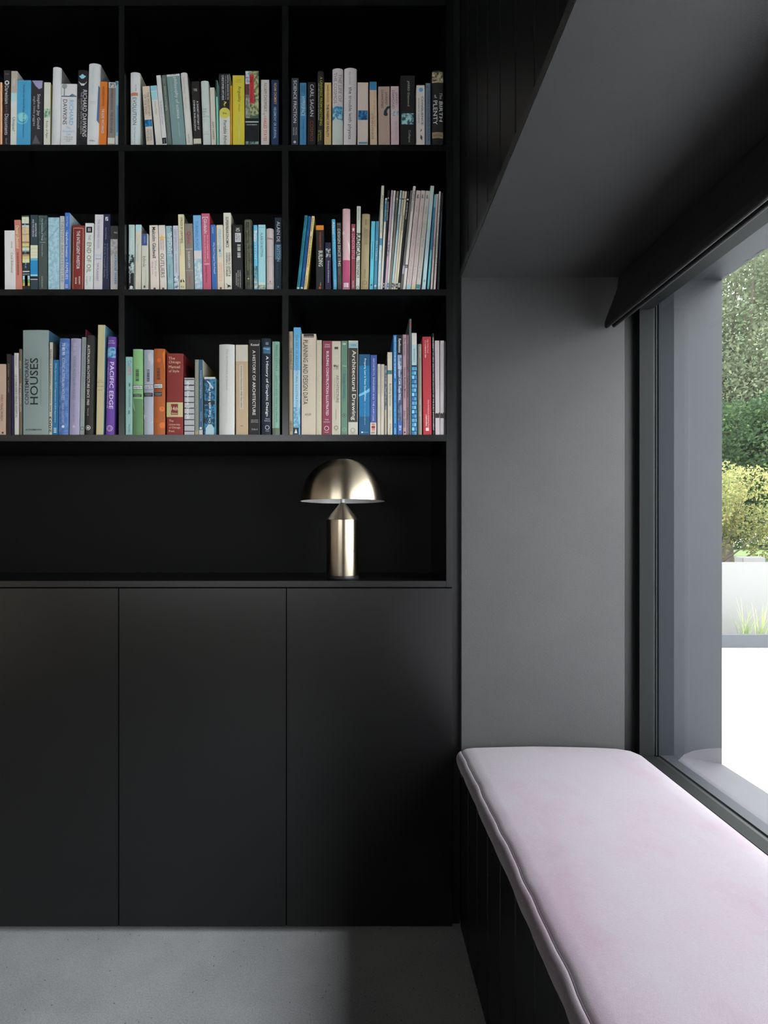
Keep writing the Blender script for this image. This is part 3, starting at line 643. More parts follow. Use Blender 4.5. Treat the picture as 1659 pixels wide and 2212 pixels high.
bay('top', 'middle', [
 (282,303.2,282,158.4,'#9fb0b8','pale blue and white hardback, large title',[('b',158.4,202,'#aeb2ae'),('b',202.5,209,'#a35d43',-.4,.3),('x','MODERN',206,12,3,'#b98872'),(T,'EVOLUTION',213,272,8,'#34474f',-.02),(T,'The Triumph of an Idea',277,320,4,'#4f5a5e',-.02),(T,'CARL ZIMMER',185,200,3,'#6a6f70',.1)],dict(h=1,side='#aaa58f',bf=1.3)),
 (315.9,332.2,306.9,186,'#a69a8a','tan leaning paperback with blue square',[('n',259,274,'#1f6a95','#123f5f'),(T,'THE PREHISTORY',200,252,5,'#6b6358',.2),(T,'OF THE MIND',205,248,5,'#6b6358',-.2),(T,'STEVEN',281,304,5,'#5a6268',.2),(T,'MITHEN',281,305,5,'#5a6268',-.2)],dict(side='#1f3c58')),
 (336.5,350.7,324.2,184.7,'#aca59f','pale paperback with light blue top',[('b',184.7,196,'#6d9ab0'),('b',196,198,'#8fb0bf'),('b',198,216,'#7ea5b8'),(T,'Henry Plotkin',220,248,4.5,'#6b6a68')]),
 (350.9,360.8,337.1,162.5,'#aeaaa6','thin tall white leaning paperback, black foot',[('b',298,311,'#1f1f1f'),(T,'The Architecture of Cosmos',218,270,4,'#75716c'),(T,'Cam',302,310,3,'#9a9894')]),
 (362.2,371.6,348.9,162,'#4c5550','slim dark grey-green leaning book',[(T,'Smith',171,181,4,'#7f8782'),(T,'Intimacy and Integrity',187,240,5,'#8d9690',0,'b'),(T,'Philosophy and Cultural Difference',242,304,3,'#747c77')]),
 (372.3,401.4,359,159.5,'#5f7675','grey-teal wide paperback with white title',[('b',159.5,165.5,'#b3aead'),('x','ACRP',162.5,14,3,'#4a4a4a'),(T,'philosophy of science',168,258,9,'#b7bdb9',.12,'b'),(T,'contemporary readings',170,248,6,'#71878a',-.2),(T,'edited by balashov',265,298,3,'#93a3a1',.1)]),
 (402.3,416.8,389.9,158,'#a9a5a0','tall white leaning hardback beside teal book',[(T,'The Dream of Reason',168,204,4,'#8d8984'),(T,'Gottlieb',212,236,4,'#8d8984'),(T,'NORTON',292,310,3,'#5a5754')],dict(h=1,side='#77736e')),
 (418.2,435.3,413.2,175.6,'#201e1d','black paperback with small white capitals',[('b',300,311,'#a5a293'),('x','FUNG',195,7,6,'#b5b2ab'),(T,'A SHORT HISTORY OF',219,281,3.8,'#b5b2ab',.2,'b'),(T,'CHINESE PHILOSOPHY',217,284,3.8,'#b5b2ab',-.22,'b')]),
 (438.6,455.6,433.6,176,'#9ca4a0','pale grey-green hardback with stacked words',[('x','THE',238,8,3,'#6a716e',-.1),('x','END',243.5,9,3,'#6a716e',-.1),('x','OF',249,5,3,'#6a716e',-.2),('x','FAITH',254,13,3,'#6a716e',0),('x','Religion',261,12,2.2,'#7d8481'),('x','Terror',265,9,2.2,'#7d8481'),('x','Sam',287,7,3,'#7d8481'),('x','HARRIS',292,13,3,'#7d8481')],dict(h=1)),
 (456.9,467,453.1,189,'#aaa296','narrow cream book with spaced letters',[(T,'SAM HARRIS',264,302,4,'#45423e')]),
 (469,472.6,465.9,173,'#6fa79a','very thin mint-green book, black top',[('b',173,209,'#2a2c2e')]),
 (474.4,497.4,473.3,159.5,'#b0aaa4','black and white book with yellow disc',[('b',159.5,244,'#1e1e20'),('o',244.5,11.8,'#b3a24b'),(T,'ESSENTIAL READINGS FOR THE',163,216,3,'#b5b2ab',.33,'b'),(T,'selected and with introductions by',164,216,3,'#9c9a95',.12),(T,'CHRISTOPHER HITCHENS',163,217,5,'#c4c0b8',-.15,'b'),('x','?',225,7,10,'#b3a24b',.05),('x','the',245,9,5,'#2a2824',0),(T,'Portable Atheist',261,318,7,'#33312e',.05)]),
 (498,501.2,498,185,'#a87a1e','very thin amber book squeezed beside yellow',[]),
 (502.6,528.4,502.4,163,'#aa9a34','bright yellow thick paperback',[('x','ARE',173.5,10,2,'#7c6f28'),('x','HITCHENS',178,11,2,'#7c6f28'),(T,'Arguably',187,221,8,'#57501f',.06),(T,'Essays',226,241,4,'#6f6525',.05),(T,'Christopher Hitchens',248,308,5,'#c9bf83',.05)]),
 (529.8,559.2,529.8,153,'#3a4a3e','illustrated book, red strip, black lower band',[('n',154,250,'#3e4a3c','#8b8f66'),('n',154,182,'#5f7686','#aab2b4',-.5,-.15),('b',182,205,'#4e3038',-.5,-.2),('n',205,255,'#83867f','#55584f',-.48,-.15),('b',161,224,'#a03035',-.18,.14),(T,'The Chronicles',165,220,6,'#5c1e22',-.02),('b',256,311,'#17181b'),('b',262.5,265,'#8ea398'),('x','NUMBERS',270,22,2.6,'#a7a5a2'),('n',306,311,'#7d8f92','#2a3336')],dict(side='#232b2c')),
 (563.8,581.6,563.8,172.5,'#a29d9a','pale grey paperback with grey and red title',[(T,'NOAM CHOMSKY',180,242,7,'#66625f',.05),('r',246.5,2,'#3d3b3a',-.15),('r',253,2,'#3d3b3a',.05),(T,'FAILED STATES',257,305,7,'#a2452f',.02)]),
 (586,602.4,586.2,173,'#1e2b45','navy paperback with orange and blue title',[(T,'NOAM CHOMSKY',180,226,6,'#c0875a',.03,'b'),(T,'HEGEMONY OR SURVIVAL',232,300,6,'#7d9bb5',0,'b')]),
], Z1, 311, 2.2)

bay('top', 'right', [
 (629,644.6,629.6,168.6,'#2e3239','slate paperback with big white capitals',[(T,'SCIENCE FRICTION',174,266,7,'#c3c1bd',.02,'b'),(T,'MICHAEL',276,293,3,'#9a9996',.2),(T,'SHERMER',276,293,3,'#9a9996',-.15),('o',307,2.8,'#9a9996')]),
 (647.4,661.8,647.7,179,'#38698a','mid blue paperback with pale capitals',[(T,'MICHIO',185,203,3.5,'#23445c',.2),(T,'KAKU',187,200,3.5,'#23445c',-.15),(T,'HYPERSPACE',209,251,8,'#93b1c3',.02,'b'),(T,'A Scientific Odyssey',258,302,3,'#23445c',.05)]),
 (664,682,664.6,177.7,'#1d1b1c','black paperback with white and red capitals',[(T,'CARL SAGAN',183,252,8,'#c6c3be',.02),(T,'COSMOS',261,306,7.5,'#6d3a33',.02)]),
 (685.2,698.6,686.2,155,'#252422','tall black hardback with yellow-green title',[(T,'A UNIVERSE FROM NOTHING',168,273,5,'#9b9a37',.1),(T,'WHY THERE IS SOMETHING RATHER THAN NOTHING',181,261,2.2,'#a5a29c',-.28),(T,'Lawrence',283,305,4,'#8a8735',.12),(T,'M. Krauss',283,307,3.5,'#8a8735',-.25)],dict(h=1)),
 (700.6,715.4,700.9,178.5,'#a98f64','tan paperback with black spaced capitals',[(T,'DAVID DEUTSCH',184,221,4,'#5e5039'),(T,'THE FABRIC OF REALITY',226,297,5.5,'#2b2520',0,'b')]),
 (717.8,741,718.2,150.5,'#a59fa0','white rounded hardback with blue planet band',[('b',262,311,'#9aa29c'),('n',232,261,'#1d6186','#7fa3b4'),('o',246,7,'#2b7399',.15),(T,'THE LIFE OF',163,223,7,'#626064',.22),(T,'THE COSMOS',160,226,7,'#626064',-.22)],dict(h=1,bf=1.7)),
 (742.2,769.8,743.6,149.8,'#a9a2a3','widest white rounded hardback with script title',[('p',[(-.4,240),(.4,190),(.42,190.6),(-.38,240.8)],'#6e6a6c'),('p',[(-.45,214),(0,203),(.45,204),(0,204),(-.44,215)],'#7d797b'),('p',[(-.45,246),(.1,247),(.45,258),(.1,248),(-.45,247)],'#7d797b'),(T,'lee smolin',159,187,5,'#77727a',-.03),(T,'the trouble with physics',192,304,9,'#2d2a2e',-.03)],dict(h=1,bf=1.9)),
 (772.2,795.4,772.4,178.3,'#a69b91','beige wide paperback with blue square',[('b',307,311,'#41708d',-.4,.42),('n',239,259.5,'#2e6e96','#1f3a5c',-.45,.45)],dict(side='#7a5a38')),
 (799.5,814.8,798.4,176.8,'#a8937e','peach-beige paperback with blue cap',[('b',176.8,195,'#2e6a90'),(T,'THE BLANK SLATE',197,275,3.5,'#96826e',.15),(T,'STEVEN PINKER',246,302,4.5,'#6f5d50',-.15)]),
 (817.8,842.6,817,187,'#8d7b70','tan-brown wide paperback with dark curl',[(T,'JARED',199,227,5,'#3f3835',.18),(T,'DIAMOND',195,234,5,'#3f3835',-.15),('p',[(.5,229),(.25,231),(.0,240),(-.05,248),(.08,251),(.25,251),(.33,247),(.25,243),(.3,237),(.5,234)],'#1f2730')]),
 (844.8,862.2,844,186.5,'#a08f90','pinkish-grey paperback with grey picture band',[('n',239,250.5,'#6c7577','#9aa0a0'),(T,'JARED',200,227,5,'#4f464a',.2),(T,'DIAMOND',196,235,5,'#4f464a',-.2),(T,'THE RISE AND FALL',262,306,4,'#8b7b80',.15)]),
 (865,896,865,163.5,'#19191a','wide black book with small glowing picture',[('n',245,269,'#20404a','#7fa3a5',-.42,.42),(T,'JARED Diamond',175,230,5.5,'#8f8d88',.05),(T,'Collapse',282,308,6,'#8f8d88',.12)]),
 (899.6,917.9,899.4,184.2,'#a8a09c','white paperback with blue dot and letters',[('o',194,4.5,'#4b7ea5',.05),(T,'CONSILIENCE',209,270,4.5,'#33505e',.2,'b'),(T,'EDWARD O. WILSON',213,266,2.6,'#5a5552',-.22),('p',[(-.05,284),(.1,279),(.15,281),(0,285)],'#222'),('p',[(0,291),(.2,296),(.15,304),(-.05,299)],'#333')]),
 (919.8,930.2,919.6,179.8,'#51626c','slim slate-blue paperback',[('x','E',188,6,5,'#2f3e4c'),(T,'TOWARDS EDWARD O. WILSON',196,305,4.5,'#2b3a50',.05)]),
 (933.2,957.6,933.2,154,'#1b1a1a','black thick hardback with gold band',[('n',157,180,'#2a2520','#8d846a'),('b',287,300,'#6e624c'),('x','BERNSTEIN',294,19,4,'#3c3224'),(T,'The',202,216,6,'#8d8a88',.28),(T,'BIRTH',221,264,7.5,'#b9b6b3',.28),(T,'of',207,214,5,'#a5a29f',-.2),(T,'PLENTY',219,271,8.5,'#c9c6c2',-.22)],dict(h=1)),
], Z1, 311, 2.2)

bay('middle', 'left', [
 (9.9,33.9,9.3,498,'#a9a6a5','light grey paperback with grey handwriting-like title',[(T,'informal',522,536,4,'#6c6a6c',.2),(T,'Cecil Balmond',546,589,5,'#6c6a6c',.2)]),
 (34.3,48.1,30.4,475,'#9c6355','salmon pink paperback with cream title',[(T,'Daniel Libeskind',488,537,7,'#c5aa8c',.0,'b'),(T,'THE SPACE OF ENCOUNTER',545,595,4,'#3c2a26',-.05,'b')]),
 (49.4,65.4,46.9,466,'#23282a','multicoloured horizontally striped paperback',[('b',466,468,'#3f4a42'),('b',469,483,'#b3ad90'),('b',483,486,'#26302e'),('b',487,490,'#9fb0b0'),('b',490,522,'#b09470'),('b',505,508,'#94785c'),('b',522,526,'#8a6248'),('b',526,533,'#ab9a5c'),('b',534,537,'#8f9a6c'),('b',537,541,'#a7b0b0'),('b',541,544,'#7d8464'),('b',550,554,'#94704c'),('b',554,560,'#a89862'),('b',560,568,'#b3ab80'),('b',586,588,'#c2c4c2'),('b',592,593,'#8a8f8f'),('b',596,604,'#7fa0b8'),('b',604,612,'#5d7d4c'),('b',612,618,'#a89050'),('b',596,624,'#1d1f20',-.2,.2),(T,'THE ARCHITECTURE',472,580,3,'#6a93b0',-.05)]),
 (65.7,82.1,65.5,464.5,'#27333a','dark book, cream block, bright blue block',[('b',530,558,'#b3a88f'),('b',537,537.6,'#978c74'),('b',545,545.6,'#978c74'),('b',551,551.6,'#978c74'),('b',558,563,'#4f8b9c'),('b',563,593,'#1f6b94'),('b',593,597,'#6d9cae'),('b',597,603,'#1a1c1e'),('b',603,604.6,'#b8b5ae'),(T,'ARCHITECTURE',482,512,3.4,'#b8b5ae',.25,'b'),(T,'AND THE SCIENCES',474,512,3.4,'#b8b5ae',-.1,'b')]),
 (83,101.8,82.7,465.5,'#353d3b','dark grey-green book with marbled picture',[('n',466,520,'#3c4f50','#2c3434'),('b',523,524.4,'#6f7a78',-.3,.35),(T,'The Propensity of Things',473,520,4,'#a8aca8',-.05),(T,'François Jullien',528,554,3.5,'#8f9490',-.05),(T,'ZONE BOOKS',597,622,3,'#8f9490',-.05)]),
 (104,128.3,103.9,470,'#7d9aa4','pale blue book with crackle pattern',[('n',470,624,'#839fa8','#6f8e98'),('p',[(-.4,515),(0,505),(.45,490),(.45,490.6),(0,505.8),(-.4,515.8)],'#4f6c76'),('p',[(-.3,555),(.1,580),(.3,622),(.1,581),(-.3,556)],'#4f6c76')]),
 (129.3,139,129.3,467,'#8d8f8e','grey slim book, faint grey title',[(T,'TASTING ARCHITECTURE',478,610,6,'#62666a',.05)]),
 (139.2,149.6,140.2,459.6,'#345a98','royal blue paperback with white title',[(T,'Scott Pape',468,490,4.5,'#b7bdc9'),(T,'The',498,502,2.5,'#b7bdc9'),(T,'barefoot Investor',503,557,5.5,'#c5c9d2',0,'b'),(T,'for',560,566,2.5,'#b7bdc9'),(T,'FAMILIES',568,604,6,'#c5c9d2'),('g',615,623,'#c5c9d2',-.3,.3,3,'spine_emblem')],dict(h=0,side='#8b9ba2')),
 (155.2,181.6,156.6,487.5,'#5e201e','dark red thick book with tan frame',[('b',493,494.5,'#8d7758',-.42,.42),('b',493,624,'#8d7758',-.42,-.38),('b',493,624,'#8d7758',.38,.42),(T,'THE INTELLIGENT INVESTOR',500,582,7,'#c3b9ad',.02,'b'),(T,'BENJAMIN',598,615,3.6,'#b5aca0',.14,'b'),(T,'GRAHAM',600,614,3.6,'#b5aca0',-.14,'b')],dict(h=1,bf=.6)),
 (182.2,200.4,184,482,'#a5aba6','off-white book with black barrels and tall title',[('b',490,503,'#251d20',-.36,.36),('b',493,500,'#a5aba6',-.12,-.04),('b',493,500,'#a5aba6',.06,.14),(T,'THE',508,519,5,'#5a5d55',.05),(T,'END OF OIL',524,590,9.5,'#6b664c',.02,'b'),(T,'PAUL',598,609,3.5,'#6c6e69',.2),(T,'ROBERTS',598,617,3.5,'#6c6e69',-.2)]),
 (202,220.6,205,463.5,'#a29da0','pale lilac-grey tall paperback',[(T,'THE WEATHER MAKERS',474,538,5,'#687a8f',-.02),('b',551,552,'#6d8fa3',-.3,.3),('b',546,562,'#6d8fa3',-.34,-.3),('b',546,562,'#6d8fa3',.3,.34),('b',559,560,'#2e5d78',-.3,.3),(T,'TIM FLANNERY',568,608,4.5,'#4a4a50',-.05)]),
 (221.4,236.4,223.5,462.5,'#1d2133','dark navy book with white square logo',[('b',469,477,'#a8aab0',-.2,.2),('p',[(-.15,476),(.15,470),(.2,471),(-.1,477)],'#1d2133'),(T,'Rupert Sheldrake',492,518,3.5,'#7a7f96',-.1),(T,'Seven Experiments That Could Change the World',526,602,3,'#6f748a',.15),(T,'A Do-It-Yourself Guide',526,600,2.8,'#6f748a',-.2)]),
 (238.4,254.6,238.5,488,'#96918f','white and grey book, black top, blue title',[('b',488,517,'#2a2b2b'),('x','PHILIP',503,9,4,'#a5a3a0',.3),('n',518,552,'#96918f','#77787a'),(T,'critical mass',552,614,6,'#2e6f93',.25,'b'),(T,'how one thing leads to another',552,612,3,'#6c6a6a',-.15)]),
], Z2, 624, 2.15)

bay('middle', 'middle', [
 (277.4,290.2,277.9,485.5,'#8fa09c','pale green-grey book darkening to black foot',[('n',550,590,'#90a09a','#20282a'),('b',590,624,'#191d1e'),(T,'Ubiquity',516,548,6.5,'#a9b5b0',-.05,'b'),('p',[(-.1,550),(.45,558),(.4,562),(.1,556)],'#20282a'),(T,'Mark Buchanan',576,612,3,'#a9b5b0',-.2),('o',621,3.6,'#a5a9a6')]),
 (291.8,304.4,292.9,485.5,'#a09a8e','cream book with light blue top and letters',[('b',485.5,500,'#86a3b0'),(T,'Steven Johnson',528,566,5,'#6d92a5',-.1),(T,'Emergence',570,610,5,'#b3ada2',0)],dict(side='#5f5a54')),
 (305.6,319.8,305.6,505,'#9c9c90','short pale book with navy top label',[('b',505,530.5,'#2f4267',-.45,.38),(T,'INTERNATIONAL',510,526,2.5,'#8794ad',0),(T,'blink',554,578,7,'#56574f',-.05),(T,'The Power of Thinking Without Thinking',584,616,2.5,'#77776d',.15),('b',617,622,'#343638',-.15,.1)]),
 (325,343.3,322.4,486.5,'#aea098','pink-beige paperback, large dark author name',[(T,'Malcolm Gladwell',491,558,7.5,'#2d2826',.05,'b'),(T,'What the',563,598,3.5,'#7c7069',.2),(T,'Dog Saw',567,594,3.5,'#7c7069',-.2),('o',624,2.6,'#3a3230')]),
 (345.7,360,342.2,486.3,'#a9a19b','off-white paperback with gold star',[('p',[(-.02,507),(.1,511.5),(.42,513),(.15,516.5),(.25,521),(-.02,518),(-.3,521),(-.2,516.5),(-.45,512.5),(-.12,511.5)],'#a98e3e'),(T,'MALCOLM',518,541,3,'#6b6460',.18),(T,'GLADWELL',518,541,3,'#6b6460',-.15),(T,'OUTLIERS',548,600,8,'#45413f',-.03),('o',624,2.6,'#3a3230')]),
 (362.3,375,358.1,488,'#6f8a90','grey-teal paperback with white capitals',[('n',488,560,'#c0c4c2','#2c3436',.36,.5),(T,'SIMPLEXITY',504,555,6.5,'#a3b6b8',.05,'b'),(T,'Jeffrey Kluger',572,601,4,'#4a666c',-.1),('r',609,3,'#a3b6b8',-.1)]),
 (376,387.3,373.3,487.5,'#9597a0','lilac-grey book with blue leaf pattern foot',[('n',596,624,'#3c6480','#a9b3b8'),(T,'DEEP SIMPLICITY',496,543,4.5,'#6b6d78',0),(T,'JOHN GRIBBIN',549,590,4.5,'#6b6d78',0)]),
 (388.1,401,384.3,463,'#a8a184','tall cream-yellow book with dark capitals',[(T,'STRUCK BY LIGHTNING',470,526,4.6,'#34332b',.1,'b'),(T,'JEFFREY S. ROSENTHAL',516,552,3,'#6d6b58',-.25),('p',[(-.35,607),(-.15,603),(-.05,609),(-.3,611)],'#20281f'),('p',[(.1,603),(.3,607),(.4,611),(.1,609)],'#20281f'),('x','BCA',620,7,4,'#34332b')],dict(side='#77735c')),
 (401.9,419.2,398.5,483,'#66605a','grey-brown book with red script title',[(T,'Quiet',501,528,9,'#8f1f2a',0),('b',538,539,'#a09a90'),(T,'SUSAN CAIN',544,579,4.5,'#c3beb4',-.02,'b'),('b',584,585,'#8b857c'),(T,'POWER',598,614,3,'#8f1f2a',0)]),
 (420.8,437.8,416.8,465,'#5e87a8','tall sky-blue paperback fading to pale foot',[('b',542,560,'#a59fa0'),('n',560,624,'#a0a5a6','#76909c'),(T,'TURNING POINT',478,540,6,'#385c80',-.05)]),
 (438.9,456.6,434.8,461,'#95485c','rose pink paperback with white brackets',[('b',469,470.5,'#c9b9bb',-.35,.3),('b',469,473,'#c9b9bb',-.38,-.33),('b',469,473,'#c9b9bb',.27,.31),(T,'Globish:',473,506,7,'#cdbfc0',-.03,'b'),(T,'How the English Language',509,560,3,'#c2a9ae',.2),(T,"Became the World's Language",509,567,3,'#c2a9ae',-.15),('b',570,571.5,'#c9b9bb',-.3,.35),(T,'Robert McCrum',576,611,4,'#4a2029',-.03)],dict(side='#7a2228')),
 (457.8,468.7,454.5,485.5,'#2c5186','medium blue slim paperback, white lettering',[(T,'NewScientist',491,505,3.5,'#a9b5c8',0),(T,"Why Don't Penguins' Feet Freeze?",524,592,4.5,'#b9c2d0',.1,'b')],dict(side='#a8a8a4')),
 (470.3,484.2,467.4,486,'#a9a090','cream paperback with blue capitals',[(T,'FREAKONOMICS',496,556,6,'#5b94ac',0,'b'),(T,'STEVEN D. LEVITT &',569,608,3.4,'#a97a5f',.18),(T,'STEPHEN J. DUBNER',568,609,3.4,'#a97a5f',-.15),('o',623,2.4,'#5c2d20')]),
 (484.8,501,482.4,459.7,'#aea699','tall cream book with black title and bird',[(T,'SUPERFREAKONOMICS',469,535,6,'#25221f',0,'b'),(T,'STEVEN D. LEVITT &',546,598,4.4,'#25221f',.22,'b'),(T,'STEPHEN J. DUBNER',546,598,4.4,'#25221f',-.15,'b'),('p',[(-.3,611),(0,616),(.2,616),(.4,620),(.1,620),(-.1,623),(-.05,618)],'#1c1a18')],dict(side='#8a8378')),
 (502.4,525,501.4,485.5,'#1b1b1c','wide black book with boxed white letters',[('b',503.5,523,'#b9b5ae',-.22,.33),(T,'NO',493,501,9,'#b3a99c',.05,'b'),(T,'LOGO',506,521,9,'#1b1b1c',.05,'b'),('g',528,544,'#b3a99c',0,.3,5,'spine_emblem'),('g',546,558,'#b9b5ae',0,.3,5,'spine_emblem'),(T,'A LANDMARK OF ANTI-CORPORATE',584,622,2.4,'#a5a29c',.25),(T,'WRITING AND IDEAS',584,620,2.4,'#a5a29c',.05),(T,'INTERNATIONAL BESTSELLER',590,617,2.4,'#a5a29c',-.12)]),
 (529.3,546,527.2,475.5,'#363a34','dark olive cloth hardback with gilt frame',[('n',480,624,'#3a3e3a','#2c302c'),('b',479,480,'#77724a',-.35,.3),('b',479,624,'#77724a',-.36,-.32),('b',479,624,'#77724a',.26,.3),(T,'Jane le Fanu',500,521,4,'#77724a',-.05),(T,'Why Us? Science Rediscovered',528,586,4,'#77724a',-.05),('o',604,1.8,'#8a8352')],dict(h=1,bf=1.6)),
 (549,557,547.6,486.3,'#4f8fb0','slim sky-blue book with cloud and sea',[('n',498,522,'#5897b5','#a5b9c2'),('n',575,604,'#2c4f58','#5e8288'),('n',604,624,'#9aa49b','#5e706c'),(T,'DE BOTTON',500,560,3.5,'#b3c3ca',0)]),
 (557.8,573.6,557.5,485.6,'#7ba3a9','aqua paperback with grey and white title',[('b',491,491.8,'#5b848b'),(T,'ALAIN DE BOTTON',503,555,5,'#44565a',0),(T,'STATUS ANXIETY',556,606,5,'#8fb6bd',0),('b',610,624,'#9aa8a2'),('n',616,624,'#8d9a92','#6a6a50')]),
 (576,592,575.2,495.3,'#9a918f','short pinkish-grey rounded hardback',[('x','Xenu',517,12,5,'#6a4a44',0),('x','de Botton',556,12,2.5,'#7a6a66'),('p',[(-.05,612),(.05,607),(.12,612)],'#8a3a35'),('x','Penguin',615,11,2.5,'#5c4a46')],dict(h=1,bf=1.7)),
 (593.6,608.4,593.4,470.3,'#1c2a33','dark teal book with light blue patch',[('b',528,561,'#37566a'),(T,'ALAIN DE',479,523,7,'#b0b4b4',.05,'b'),(T,'BOTTON',530,565,7,'#8ea3ae',.05),(T,'The Art of Travel',570,600,4,'#3d5664',-.1),('o',620,2,'#5d6f78')]),
], Z2, 624, 2.15)

